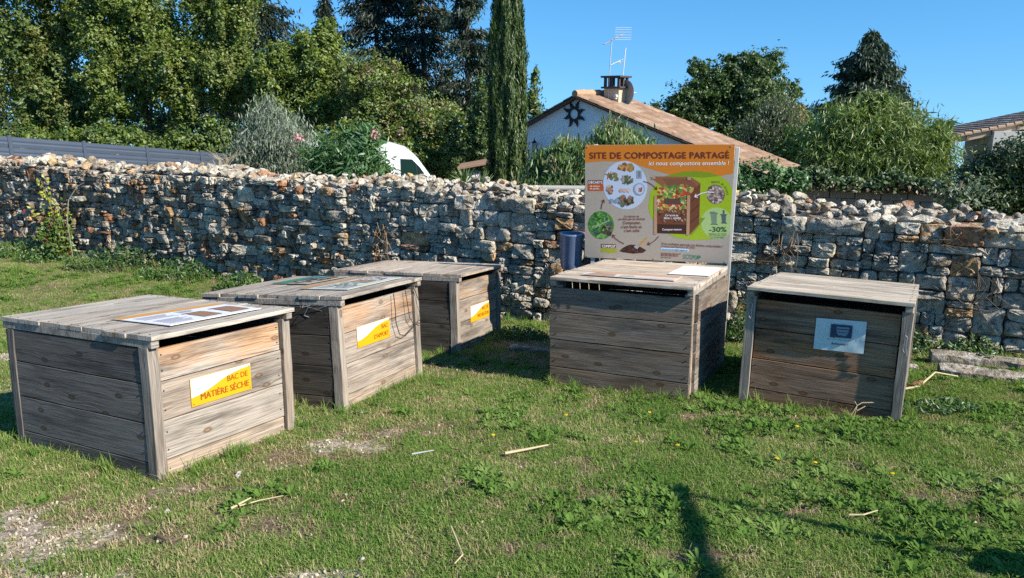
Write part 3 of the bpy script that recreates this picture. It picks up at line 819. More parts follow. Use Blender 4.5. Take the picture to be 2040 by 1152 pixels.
# wires and hooks
root = BINROOT[2]; W, D, H = BINS[2][6:]
w = MB()
def squiggle(a, b, n, amp, rad, seed):
    rr = random.Random(seed); a, b = Vector(a), Vector(b)
    return [a.lerp(b, i / n) + Vector((rr.uniform(-amp, amp), rr.uniform(-amp, amp), rr.uniform(-amp, amp))) * (math.sin(math.pi * i / n)) for i in range(n + 1)]
fx = -W / 2 - .012; fy = -D / 2 - .02
w.tube(squiggle((-W / 2 + .02, fy - .03, H - .05), (fx - .02, -D / 2 + .62, H - .12), 16, .035, 0, 3), .0022, 5)
w.tube(squiggle((-W / 2 + .02, fy - .03, H - .052), (fx - .02, -D / 2 + .50, H - .15), 14, .04, 0, 5), .0022, 5)
w.tube(squiggle((-W / 2, fy + .02, H - .07), (fx - .01, -D / 2 + .40, H - .07), 12, .03, 0, 8), .002, 5)
w.build('binding_wire', WIRE, root)
w = MB()
yy = -D / 2 - .012
w.tube([(.16, yy, H - .08), (.155, yy - .01, H - .2), (.15, yy - .012, H - .30), (.19, yy - .012, H - .40), (.27, yy - .01, H - .43), (.36, yy - .008, H - .40), (.46, yy - .014, H - .36), (.52, yy - .02, H - .38)], .0035, 6)
w.tube([(.33, yy, H - .08), (.335, yy - .012, H - .2), (.35, yy - .012, H - .30), (.40, yy - .014, H - .36), (.50, yy - .02, H - .34), (.53, yy, H - .30)], .003, 6)
w.tube([(.45, yy, H - .06), (.49, yy - .02, H - .18), (.53, yy - .02, H - .28), (.56, yy - .01, H - .33)], .003, 6)
w.build('cable_loop', DARKWIRE, root)
root = BINROOT[5]; W, D, H = BINS[5][6:]
for sx, zz in ((-1, .66), (1, .56)):
    w = MB(); x = sx * (W / 2 - .03); y = -D / 2 - .012
    w.tube([(x - .012, y, zz), (x - .014, y - .006, zz + .05), (x, y - .006, zz + .062), (x + .012, y - .006, zz + .05), (x + .010, y - .006, zz - .02), (x + .02, y, zz - .07)], .0028, 6)
    w.tube([(x - .012, y, zz), (x - .004, y - .008, zz - .04), (x + .012, y, zz - .06)], .0028, 6)
    w.build('wire_hook', WIRE, root)
root = BINROOT[4]; W, D, H = BINS[4][6:]
for i, x in enumerate((-.36, -.30, -.23, -.15)):
    MB().tube([(x, -D / 2 - .045, H - .02), (x + .004, -D / 2 - .043, H - .075)], .0022, 4).build('dry_stem', STRAW, root)

# ------------------------------------------------------------------ information board
PL, PR = Vector((.685, 6.5, 0)), Vector((1.887, 6.1, 0)); BW, BH = 1.267, 1.012
bx = (PR - PL).normalized(); byaw = math.atan2(bx.y, bx.x); mid = (PL + PR) / 2
zg = float(gz(mid.x, mid.y))
broot = empty('information_board', (mid.x, mid.y, zg), (0, 0, byaw))
tag(broot, 'large orange and beige composting information board titled SITE DE COMPOSTAGE PARTAGÉ', 'sign board')
Z0 = .735 - zg
pb = MB().box((0, .004, Z0 + BH / 2), (BW, .006, BH), None, .001).mesh('panel', ink('beige', ()))
panel = link('panel', pb, broot); panel.rotation_euler = (0, -R(1.3), 0)
for x in (-BW / 2 + .05, BW / 2 - .02):
    MB().box((x, .03, Z0 / 2 + BH / 2 - .06), (.034, .034, Z0 + BH + .1), None, .003).build('post', plain('painted_post', (.52, .50, .46), .5), broot)
MB().box((0, .02, Z0 + BH * .8), (BW - .1, .02, .04)).build('rail', STEEL, broot); MB().box((0, .02, Z0 + BH * .2), (BW - .1, .02, .04)).build('rail', STEEL, broot)
src = np.array([(150, 78), (1430, 75), (1335, 1090), (105, 1028)], float); dst = np.array([(0, BH), (BW, BH), (BW, 0), (0, 0)], float)
A = []
for (x, y), (u, v) in zip(src, dst):
    A.append([x, y, 1, 0, 0, 0, -u * x, -u * y]); A.append([0, 0, 0, x, y, 1, -v * x, -v * y])
hh = np.append(np.linalg.solve(np.array(A), dst.ravel()), 1).reshape(3, 3)
def bm_(x, y, off):
    q = hh @ np.array([x, y, 1.0]); u, v = q[0] / q[2], q[1] / q[2]
    return (min(BW - .001, max(.001, u)) - BW / 2, .0008 - off * .28, Z0 + min(BH - .001, max(.001, v)))
C = dict(orange=(.60, .185, .012), lime=(.30, .42, .008), limed=(.19, .27, .006), pale=(.36, .50, .18), plate=(.47, .54, .66), brown=(.15, .045, .018), mid=(.26, .10, .045), tan=(.44, .25, .14), dark=(.045, .014, .007), maroon=(.13, .018, .010), white=(.75, .74, .72), red=(.42, .05, .015), verm=(.45, .085, .012))
orange_low = [(1412, 322), (1300, 342), (1150, 356), (950, 346), (800, 313), (650, 266), (560, 233), (450, 216), (300, 214), (143, 226)]
art('orange_header', [([(150, 78), (1430, 75)] + orange_low, C['orange'])], bm_, panel, .0010)
blob = [(668, 600), (690, 480), (760, 385), (850, 335), (960, 307), (1080, 299), (1200, 312), (1300, 348), (1360, 395), (1400, 455), (1388, 640), (1368, 815), (1300, 855), (1200, 880), (1050, 888), (900, 868), (800, 820), (725, 750), (682, 680)]
art('lime_field', [(blob, C['lime']), ([(800, 350), (850, 335), (960, 307), (1080, 299), (1200, 312), (1290, 343), (1150, 357), (950, 347)], C['limed']), ([(1372, 770)] + [(1250 + 138 * math.cos(a), 745 + 135 * math.sin(a)) for a in np.linspace(.55, 5.75, 22) if 1250 + 138 * math.cos(a) < 1378] + [(1380, 650)], C['pale'])], bm_, panel, .0014)
art('plate_photograph', [(disc(478, 418, 188, 205, 40), C['plate'])] +
    confetti(490, 270, 62, 28, 26, [(.40, .20, .06), (.50, .30, .10), (.18, .08, .03)], 15, 1.6) + confetti(370, 335, 45, 20, 10, [(.35, .16, .07)], 8, 3.5) + confetti(385, 350, 34, 30, 16, [(.25, .18, .06), (.12, .16, .05)], 13) +
    confetti(495, 372, 46, 34, 40, [(.05, .09, .03), (.10, .15, .06), (.35, .22, .16)], 8, 2.2) + [([(582, 292), (622, 292), (624, 360), (580, 360)], (.30, .34, .38)), ([(590, 300), (612, 300), (612, 352), (588, 352)], (.16, .20, .24))] +
    confetti(350, 455, 32, 32, 18, [(.40, .22, .13), (.14, .06, .03), (.50, .36, .27)], 15) + [(disc(442, 462, 18, 16, 10), (.52, .32, .22)), (disc(474, 462, 18, 16, 10), (.56, .38, .28)), (disc(506, 462, 16, 16, 10), (.60, .44, .35))] +
    [(disc(596, 452, 48, 52, 18), (.26, .32, .42)), (disc(598, 452, 38, 42, 18), (.50, .52, .60))] + confetti(606, 455, 16, 16, 8, [(.40, .18, .12), (.14, .05, .04)], 9) +
    confetti(475, 548, 72, 42, 46, [(.06, .12, .03), (.12, .20, .05), (.20, .05, .04), (.10, .02, .02), (.36, .16, .13)], 15) + confetti(385, 548, 36, 8, 8, [(.22, .28, .34)], 8, 2.5), bm_, panel, .0012, .00006)
for q_ in [([(160, 376), (287, 376), (287, 406), (160, 406)], C['maroon']), ([(156, 406), (288, 406), (296, 438), (288, 466), (156, 466)], C['verm']), ([(248, 915), (376, 917), (375, 950), (247, 948)], C['maroon']), ([(247, 951), (382, 954), (380, 990), (330, 989), (312, 1000), (300, 987), (246, 984)], (.30, .33, .02)), ([(764, 948), (998, 962), (996, 984), (762, 970)], (.56, .70, .80))]: art('label_tab', [q_], bm_, panel, .0012)
art('garden_photograph', [(disc(256, 755, 111, 119, 36), (.07, .20, .03))] + confetti(256, 755, 92, 100, 150, [(.05, .22, .02), (.10, .30, .04), (.03, .10, .02), (.16, .34, .08), (.04, .09, .10)], 11, 2.2) + confetti(305, 800, 40, 40, 36, [(.10, .06, .045), (.03, .025, .02), (.22, .18, .14)], 8, 2.5) + [(stroke([(178, 768), (240, 755), (300, 728), (330, 712)], 4), (.34, .36, .24))], bm_, panel, .0012, .00003)
art('compost_heap', [([(402, 976), (432, 950), (470, 930), (500, 921), (545, 924), (590, 945), (634, 970), (606, 992), (520, 999), (430, 986)], (.06, .018, .010))] + confetti(515, 965, 90, 24, 40, [(.09, .03, .018), (.03, .01, .006)], 8, 1.4) + [([(530, 935), (552, 925), (575, 940), (558, 960), (535, 950)], (.30, .36, .42)), ([(562, 934), (638, 862), (650, 872), (574, 942)], (.55, .26, .05))], bm_, panel, .0012)
art('composter_drawing', [([(712, 345), (1040, 350), (1122, 405), (1118, 452), (800, 440), (712, 362)], C['mid']), ([(735, 505), (1010, 508), (988, 838), (728, 826)], C['brown']), ([(1024, 470), (1120, 408), (1096, 752), (1008, 842)], C['brown']), ([(1028, 560), (1112, 490), (1111, 498), (1027, 568)], C['dark']), ([(1022, 650), (1106, 580), (1105, 588), (1021, 658)], C['dark']), ([(1016, 740), (1101, 670), (1100, 678), (1015, 748)], C['dark']), ([(800, 365), (1030, 362), (1100, 440), (850, 440)], (.20, .075, .035)),
    ([(735, 750), (992, 755), (986, 832), (728, 824)], C['dark']), ([(1096, 698), (1150, 698), (1092, 770), (1096, 752)], C['limed']), ([(1010, 842), (1094, 756), (1090, 775), (1030, 842)], C['limed'])] +
    confetti(910, 470, 150, 45, 110, [(.45, .06, .02), (.52, .33, .06), (.12, .30, .05), (.08, .2, .04), (.58, .46, .25), (.35, .05, .02), (.60, .55, .12)], 14, 1.5) + confetti(868, 570, 122, 52, 120, [(.45, .06, .02), (.52, .33, .06), (.12, .30, .05), (.08, .2, .04), (.58, .46, .25), (.35, .05, .02)], 12, 1.5, True) + confetti(865, 680, 115, 50, 40, [(.22, .10, .05), (.10, .035, .02), (.36, .26, .16)], 6, 2, True) +
    [([(806, 532), (944, 534), (942, 582), (804, 580)], (.10, .05, .035)), ([(722, 505), (743, 505), (732, 834), (705, 833)], C['tan']), ([(1003, 508), (1030, 508), (1008, 846), (981, 844)], C['tan']), ([(708, 342), (738, 344), (738, 368), (708, 366)], C['tan']), ([(1012, 348), (1046, 350), (1040, 378), (1010, 376)], C['tan'])], bm_, panel, .0022, .000025)
bark_cols = [(.42, .32, .26), (.30, .21, .17), (.52, .44, .38), (.12, .07, .06), (.20, .13, .11)]
art('chip_photograph', [(disc(1247, 499, 80, 84, 28), (.18, .12, .10))] + confetti(1247, 499, 68, 72, 120, bark_cols, 9, 1.8), bm_, panel, .0022, .00002)
art('bin_drawings', [([(1196, 662), (1252, 662), (1245, 755), (1204, 752)], (.17, .23, .15)), ([(1192, 645), (1258, 655), (1262, 664), (1190, 662)], (.13, .18, .11)), ([(1200, 646), (1240, 650), (1238, 642)], (.24, .30, .2)), ([(1192, 748), (1256, 750), (1256, 758), (1192, 756)], (.09, .12, .08)), ([(1288, 674), (1330, 676), (1324, 744), (1292, 742)], (.09, .11, .12)), ([(1280, 666), (1336, 668), (1336, 678), (1280, 676)], (.06, .075, .085)), ([(1302, 634), (1318, 634), (1318, 664), (1302, 664)], (.08, .10, .08)), ([(1284, 738), (1334, 740), (1334, 748), (1284, 746)], (.05, .06, .07))], bm_, panel, .0024)
sh = []
for pts, w_, hd, col in (([(632, 387), (672, 396), (705, 415), (732, 440), (747, 456)], 3.2, 26, C['maroon']), ([(745, 852), (715, 885), (680, 908), (645, 920)], 3.2, 26, C['maroon']), ([(446, 914), (405, 893), (372, 866), (350, 838)], 3.2, 26, C['maroon']), ([(264, 620), (272, 580), (290, 540)], 3.2, 26, C['maroon']), ([(1236, 482), (1180, 478), (1125, 490), (1066, 519)], 3.6, 28, C['white'])):
    for s_ in arrow(pts, w_, hd): sh.append((s_, col))
art('arrows', sh, bm_, panel, .0052)
for s_, x0, x1, yt, yb, colr, bold, shear, sp in BOARD_TXT:
    sl = .055 if yt > 880 and x0 > 700 else (.02 if yt > 880 else 0)
    mfb = (lambda x, y, off, sl=sl, x0=x0: bm_(x, y + sl * (x - x0), off))
    o_ = .0056
    link('lettering', text_mesh((s_, bold, shear, sp), 'lettering', mfb, x0, x1, yb, yt, o_, ink(colr, ())), panel)
word = 'Apport de broyat'; n_ = len(word)
for i, ch in enumerate(word):
    if ch == ' ': continue
    a = R(-105 + 105 * i / (n_ - 1)); cx, cy = 1247 + 102 * math.cos(a), 499 + 106 * math.sin(a)
    def mfl(x, y, off, a=a, cx=cx, cy=cy):
        t = a + math.pi / 2; return bm_(cx + x * math.cos(t) - y * math.sin(t), cy + x * math.sin(t) + y * math.cos(t), off)
    hgt = 13 if ch.islower() and ch not in 'dbtpy' else 18; lowd = 5 if ch in 'py' else 0
    link('lettering', text_mesh((ch, .01, 0.0, 1.0), 'lettering', mfl, -4.5, 4.5, 6 + lowd, 6 + lowd - hgt, .0056, ink('darkgreen', ())), panel)
small = []
for i, (x0, x1, y) in enumerate(((758, 932, 992), (757, 905, 1002), (757, 905, 1012), (756, 846, 1028))):
    x = x0
    while x < x1:
        w_ = random.uniform(14, 34); e = min(x1, x + w_); sl = .055
        small.append(([(x, y + sl * (x - x0)), (e, y + sl * (e - x0)), (e, y + 5 + sl * (e - x0)), (x, y + 5 + sl * (x - x0))], (.22, .07, .04))); x = e + 5
x = 772
while x < 985:
    w_ = random.uniform(10, 18) if x < 860 else random.uniform(40, 60); e = min(988, x + w_); small.append(([(x, 957 + .06 * (x - 764)), (e, 957 + .06 * (e - 764)), (e, 965 + .06 * (e - 764)), (x, 965 + .06 * (x - 764))], (.05, .22, .40))); x = e + 6
small.append((disc(1085, 1029, 13, 13, 16), (.02, .22, .14)))
art('small_print', small, bm_, panel, .0056)
for u, v in ((.02, .985), (.98, .985), (.02, .015), (.98, .015), (.5, .02)):
    MB().tube([(-BW / 2 + BW * u, -.0005, Z0 + BH * v), (-BW / 2 + BW * u, -.0035, Z0 + BH * v)], .006, 8).build('screw', STEEL, panel)

# ------------------------------------------------------------------ litter bin on its post
NAVY = plain('navy_plastic', (.11, .15, .235), .3, .6, 0, .12, 6)
tp = (.555, 6.66); zg = float(gz(*tp))
tr = empty('litter_bin', (tp[0], tp[1], zg)); tag(tr, 'dark blue round litter bin hung on a wooden post beside the information board', 'litter bin')
z0 = .585 - zg
MB().lathe([(.002, z0), (.088, z0), (.096, z0 + .012), (.098, z0 + .06), (.100, z0 + .065), (.106, z0 + .31), (.112, z0 + .318), (.112, z0 + .335), (.102, z0 + .335), (.096, z0 + .03), (.002, z0 + .025)], 28).build('body', NAVY, tr, True)
MB().box((.118, -.0, z0 + .30), (.05, .03, .035), None, .004).build('bracket', NAVY, tr)
pst = MB().box((.20, .06, .95 / 2 - zg / 2 - .1), (.13, .10, .95 - zg + .2), None, .005).build('post', WOOD, tr); pst.color = (.30, .28, .27, 0)

# ------------------------------------------------------------------ background buildings, fence, vehicle
WHITEWASH = plain('white_render', (.84, .85, .86), .9, .1, 0, .06, 3, .06)
GREYREND = plain('grey_render', (.40, .38, .34), .9, .1, 0, .12, 4, .4)
IRON = plain('black_iron', (.025, .018, .022), .5, .4, .3)
def mat_tile():
    m, n = newmat('clay_tile')
    co = n.new('ShaderNodeTexCoord').outputs['Object']; at = n.new('ShaderNodeAttribute'); at.attribute_name = 'tint'
    a = n.noise(co, 6, 4, .6); b = n.noise(co, 22, 3)
    c = n.mix(1.0, at.outputs['Color'], n.ramp(a, [(.3, (.7, .68, .66)), (.55, (1, 1, 1)), (.75, (1.2, 1.18, 1.15))]), 'MULTIPLY')
    c = n.mix(n.maprange(b, .58, .72, 0, .5), c, (.22, .18, .14))
    n.principled(c, .9, n.bump(b, .5, .01), .15); return m
TILE = mat_tile()
def tile_roof(name, parent, O, U, Rv, slope, length, ridge_len, tw=.20, th=.34, cols=((.285, .185, .125), (.31, .205, .14), (.265, .165, .11), (.335, .245, .18), (.25, .17, .125))):
    """barrel tiles: O ridge point, U downhill (horizontal), Rv along the ridge; every tile a curved piece, joined"""
    U, Rv = Vector(U), Vector(Rv); dn = (U - Vector((0, 0, slope))).normalized(); up = Rv.cross(dn) if Rv.cross(dn).z > 0 else dn.cross(Rv)
    nr = int(length / th) + 1; nc = int(ridge_len / tw) + 1
    V, F, T = [], [], []
    for r in range(nr):
        for c in range(nc):
            o = Vector(O) + dn * (r * th) + Rv * (c * tw + random.uniform(-.006, .006)); b = len(V); col = np.array(random.choice(cols)) * random.uniform(.88, 1.1)
            for e, lift in ((0, .012), (1, .024)):
                for k in range(5):
                    a = math.pi * k / 4
                    p = o + dn * (e * (th + .05)) + Rv * (tw / 2 - math.cos(a) * tw * (.46 + .04 * e)) + up * (lift + .055 * math.sin(a) + random.uniform(-.003, .003)); V.append(p); T.append(col)
            for k in range(4): F.append([b + k, b + k + 1, b + 5 + k + 1, b + 5 + k])
            b2 = len(V)   # thickness of the lower lip
            for k in range(5):
                V.append(V[b + 5 + k] - up * .018); T.append(col * .8)
            for k in range(4): F.append([b + 5 + k, b + 5 + k + 1, b2 + k + 1, b2 + k])
    return link(name, mesh_np(name, V, F, np.array(T), True, TILE), parent)

# white house with the sun ornament
phi = R(-39); U = Vector((math.cos(phi), math.sin(phi), 0)); Rv = Vector((-math.sin(phi), math.cos(phi), 0)); G = Vector((1.56, 18.0, 2.27)); HG = -2.1
house = empty('house', (G.x, G.y, HG)); tag(house, 'white rendered house with low terracotta gable roof and chimney behind the board', 'house')
ho = Vector((G.x, G.y, HG)); LR = 1.9; SLR, SLL = .334, .46; TR_, TL_ = 4.6, 2.7
def hp(t, b, z): return tuple(G + U * t + Rv * b - ho + Vector((0, 0, z - G.z)))
V = []; prof = [(-TL_ + .4, HG - .3), (TR_ - .25, HG - .3), (TR_ - .25, G.z - .06 - SLR * (TR_ - .25)), (0, G.z - .06), (-TL_ + .4, G.z - .06 - SLL * (TL_ - .4))]
for b in (.06, LR - .05):
    for t, z in prof: V.append(hp(t, b, z))
F = [[0, 1, 2, 3, 4], [9, 8, 7, 6, 5]] + [[i, 5 + i, 5 + (i + 1) % 5, (i + 1) % 5] for i in range(5)]
link('wall', mesh_np('wall', V, F, None, False, WHITEWASH), house)
tag(tile_roof('roof', house, Vector(hp(0, -.08, G.z - .03)), U, Rv, SLR, TR_ * 1.055, LR + .1, .19, .33), 'sunlit terracotta barrel tile slope')
tile_roof('roof', house, Vector(hp(0, -.08, G.z - .03)), -U, Rv, SLL, TL_ * 1.09, LR + .1, .19, .33)
rm = MB(); 
for i in range(5): rm.tube([hp(0, -.1 + i * .34, G.z + .02), hp(0, .3 + i * .34, G.z + .035)], [.085, .10], 10)
o = rm.build('ridge_tiles', plain('ridge_clay', (.44, .26, .16), .9, .1, 0, .3, 8), house)
V = []
und = MB()
for sgn, ln, sl in ((1, TR_, SLR), (-1, TL_, SLL)):
    a = [hp(0, -.1, G.z - .04), hp(sgn * ln, -.1, G.z - .04 - sl * ln), hp(sgn * ln, LR + .06, G.z - .04 - sl * ln), hp(0, LR + .06, G.z - .04)]
    dnv = Vector((0, 0, -.05)); und.add(a + [tuple(Vector(q) + dnv) for q in a], [[0, 1, 2, 3], [7, 6, 5, 4], [0, 4, 5, 1], [1, 5, 6, 2], [2, 6, 7, 3], [3, 7, 4, 0]])
und.build('roof_boards', plain('eave_wood', (.10, .07, .05), .8), house)
# chimney
cb_ = Vector(hp(.44, 1.05, 2.12)); ch = MB()
rz = Matrix.Rotation(phi, 4, 'Z')
cz0 = cb_.z - .42
def cbox(mb, z0, z1, w, d=None, ch_=.004): mb.box((cb_.x, cb_.y, (z0 + z1) / 2), (w, d or w, z1 - z0), rz, ch_)
c1 = MB(); cbox(c1, cz0 - .2, cz0 + .32, .46); link('chimney_foot', c1.mesh('chimney_foot', plain('brick_red', (.42, .17, .10), .9, .1, 0, .3, 14, .5)), house)
c2 = MB(); cbox(c2, cz0 + .3215, cz0 + .72, .42); chim = link('chimney', c2.mesh('chimney', plain('stained_render', (.48, .40, .28), .9, .1, 0, .35, 5, .5)), house)
c3 = MB(); cbox(c3, cz0 + .7215, cz0 + .765, .54); cbox(c3, cz0 + .975, cz0 + 1.02, .56)
for sx in (-1, 0, 1):
    for sy in (-1, 0, 1):
        if sx == 0 and sy == 0: continue
        off = rz @ Vector((sx * .19, sy * .19, 0)); c3.box((cb_.x + off.x, cb_.y + off.y, cz0 + .87), (.06, .06, .212), rz, .004)
link('chimney_cap', c3.mesh('chimney_cap', plain('dark_concrete', (.07, .055, .055), .9)), chim)
# antenna mast, stands on the chimney
cw = ho + cb_; mast0 = Vector((cw.x - .20, cw.y - .12, ho.z + cz0 + 1.02))
ant = empty('television_antenna', mast0); ant.scale = (.74, .74, .74); tag(ant, 'rake shaped television antenna on a thin mast above the chimney', 'antenna')
MB().tube([(0, 0, -.9), (.03, 0, .55), (.06, 0, 1.12)], .016, 8).build('mast', STEEL, ant)
MB().tube([(-.18, -.05, .98), (.22, .10, 1.20), (.44, .18, 1.31)], .018, 6).build('boom', STEEL, ant)
for i in range(7):
    p = Vector((-.18, -.05, .98)).lerp(Vector((.25, .11, 1.215)), i / 6); MB().tube([p + Vector((.05, -.13, .0)), p + Vector((-.05, .13, 0))], .006, 5).build('element', STEEL, ant)
rf = MB()
for zz in (1.13, 1.19, 1.27, 1.36, 1.44, 1.50): rf.tube([(.16, -.05, zz), (.70, .12, zz + .01)], .006, 5)
for q in (0, .5, 1): rf.tube([(.16 + .54 * q, -.05 + .17 * q, 1.12), (.16 + .54 * q, -.05 + .17 * q, 1.51)], .007, 5)
rf.build('reflector', STEEL, ant)
aer = empty('whip_aerial', mast0 + Vector((.30, .02, 0))); aer.scale = (.74, .74, .74); tag(aer, 'slim vertical whip aerial beside the antenna mast on the chimney', 'antenna')
MB().tube([(.06, 0, -.05), (.09, 0, .42), (.12, 0, .88)], [.012, .014, .016], 8).build('mast', plain('pale_fibreglass', (.66, .66, .64), .5), aer)
MB().tube([(-.28, 0, .40), (.10, 0, .43)], .014, 6).build('arm', STEEL, aer)
MB().tube([(-.36, -.1, .34), (.06, .1, .53)], .01, 5).tube([(-.08, -.06, .40), (-.06, .06, .42)], .045, 8).build('coil', plain('pale_plastic', (.55, .60, .62), .5), aer)
# satellite dish
dp = cw + Vector((.30, -.06, ho.z + cz0 + .62 - cw.z)); dish = empty('satellite_dish', dp, (0, 0, R(-58))); tag(dish, 'grey satellite dish seen edge-on beside the chimney', 'satellite dish')
prof = [(.002, .0), (.12, .012), (.22, .04), (.30, .078), (.305, .085), (.30, .084), (.22, .048), (.12, .022), (.002, .01)]
d_ = MB().lathe(prof, 24); d_.v = [(v[1], -v[2] , v[0]) for v in d_.v]; d_.build('reflector', plain('dish_grey', (.36, .36, .35), .6), dish, True)
MB().tube([(0, -.0, -.26), (0, -.28, -.22), (0, -.40, -.12)], .014, 6).build('arm', STEEL, dish)
MB().tube([(0, -.40, -.15), (0, -.40, -.04)], .035, 8).tube([(-.06, -.40, -.08), (.06, -.40, -.08)], .03, 8).build('receiver', plain('lnb_plastic', (.6, .6, .58), .5), dish)
MB().tube([(0, .02, 0), (0, .18, 0), (-.05, .30, .0)], .02, 6).build('mount', STEEL, dish)
# sun ornament on the gable
so = G + U * (-.10) + Rv * .04; sun_o = empty('sun_ornament', (so.x, so.y, 1.815), (0, 0, phi)); tag(sun_o, 'black iron sun with wavy rays on the white gable', 'wall ornament')
ring = MB(); k = 28; V = []; F = []
for i in range(k):
    a = 2 * math.pi * i / k
    for r_, y_ in ((.115, -.01), (.155, -.01), (.155, .012), (.115, .012)): V.append((r_ * math.cos(a), y_, r_ * math.sin(a)))
for i in range(k):
    for j in range(4): F.append([i * 4 + j, i * 4 + (j + 1) % 4, ((i + 1) % k) * 4 + (j + 1) % 4, ((i + 1) % k) * 4 + j])
ring.add(V, F).build('ring', IRON, sun_o)
for i in range(8):
    a = 2 * math.pi * i / 8 + .2; pts = []; L = []; Rr = []
    for q in range(7):
        t = q / 6; r_ = .13 + .20 * t * (1.08 if i % 2 else .95); off = .28 * math.sin(t * 2.6) ; w_ = .058 * (1 - t) ** .8 + .004
        c_, s_ = math.cos(a + off * .75), math.sin(a + off * .75); L.append((r_ * c_ - s_ * w_, r_ * s_ + c_ * w_)); Rr.append((r_ * c_ + s_ * w_, r_ * s_ - c_ * w_))
    poly = L + Rr[::-1]; MB().prism(poly, -.012, .006).build('ray', IRON, sun_o)
# lantern
lo_ = G + U * (-1.20) + Rv * .04; lan = empty('wall_lantern', (lo_.x, lo_.y, .98), (0, 0, phi)); tag(lan, 'black iron wall lantern on the white house beside the cypress', 'lantern')
MB().lathe([(.002, .20), (.03, .17), (.075, .13), (.08, .12), (.002, .12)], 6, (0, -.14, 0)).lathe([(.002, -.10), (.05, -.09), (.055, -.08), (.002, -.08)], 6, (0, -.14, 0)).tube([(0, -.14, -.09), (0, -.14, -.20)], [.03, .008], 6).tube([(0, -.14, .19), (0, -.14, .26)], [.012, .004], 6).build('frame', IRON, lan)
MB().lathe([(.048, -.08), (.066, .12)], 6, (0, -.14, 0)).build('glass', plain('lantern_glass', (.30, .32, .36), .15, .6), lan)
MB().tube([(0, .0, -.05), (0, -.06, -.16), (0, -.13, -.17)], .012, 6).tube([(0, .0, .1), (0, -.05, .02), (0, 0, -.1)], .012, 6).build('bracket', IRON, lan)

# small shed with tile roof between hedge and cypress
shd = empty('garden_shed', (-.95, 18.6, -1.85)); tag(shd, 'small white shed with tiled roof left of the cypress', 'shed')
MB().box((-.08, 0, 1.05), (.42, .8, 2.35)).build('wall', WHITEWASH, shd)
MB().box((.12, .0, 2.45), (1.05, 1.2, .07), Matrix.Rotation(R(-10), 4, 'Y'), .01).build('roof', plain('shed_tiles', (.30, .19, .13), .9, .1, 0, .3, 12, .5), shd)
MB().box((.42, .1, 1.0), (.5, .6, 2.3)).build('inner_wall', plain('shed_dark', (.05, .06, .09), .8), shd)

TILE2 = plain('verge_clay', (.42, .29, .20), .9, .1, 0, .3, 5)
# house at the far right, roof only above the shrubs
h2 = empty('house', (24.5, 35, -2.2)); tag(h2, 'far house with a pale tiled roof at the right edge, above the shrubs', 'house')
r2 = R(-12); U2 = Vector((-math.cos(r2), -math.sin(r2), 0)); R2 = Vector((-math.sin(r2), math.cos(r2), 0))
MB().box((2.6, .9, 1.35), (8.0, 3.4, 3.2), Matrix.Rotation(r2, 4, 'Z')).build('wall', plain('cream_render', (.52, .50, .46), .9), h2)
tile_roof('roof', h2, Vector((5.0, -.9, 4.65)), U2, R2, .24, 9.4, 4.2, .22, .33, ((.36, .25, .18), (.42, .31, .23), (.30, .21, .16), (.44, .36, .28)))
MB().add([Vector((5.0, -.9, 4.60)) + (U2 - Vector((0, 0, .24))) * a * 9.2 + R2 * b * 4.2 - Vector((0, 0, c)) for c in (0, .12) for a, b in ((0, 0), (1, 0), (1, 1), (0, 1))], [[0, 1, 2, 3], [7, 6, 5, 4], [0, 4, 5, 1], [1, 5, 6, 2], [2, 6, 7, 3], [3, 7, 4, 0]]).build('roof_boards', plain('roof_edge', (.42, .36, .30), .9), h2)
va = Vector((5.0, -.98, 4.56)); vd = U2 - Vector((0, 0, .24))
MB().add([va + vd * a + Vector((0, b, c)) for a in (0, 9.3) for b, c in ((-.05, -.20), (-.05, .16), (.05, .16), (.05, -.20))], [[0, 1, 5, 4], [1, 2, 6, 5], [2, 3, 7, 6], [3, 0, 4, 7], [0, 3, 2, 1], [4, 5, 6, 7]]).build('verge', plain('verge_mortar', (.46, .36, .26), .9, .1, 0, .25, 3), h2)
for i in range(27):
    a_ = va + vd * (i * .345) + Vector((0, -.09, .12)); MB().tube([a_, a_ + vd * .34 + Vector((0, 0, .03))], [.085, .10], 7).build('verge_tile', TILE2, h2)
vb = MB()
for i in range(9):
    p = Vector((5.0, -.95, 4.55)) + (U2 - Vector((0, 0, .24))) * (.4 + i * 1.05); vb.box(p, (.10, .3, .30), Matrix.Rotation(r2, 4, 'Z'))
vb.build('rafter_ends', plain('rafter', (.20, .13, .09), .9), h2)

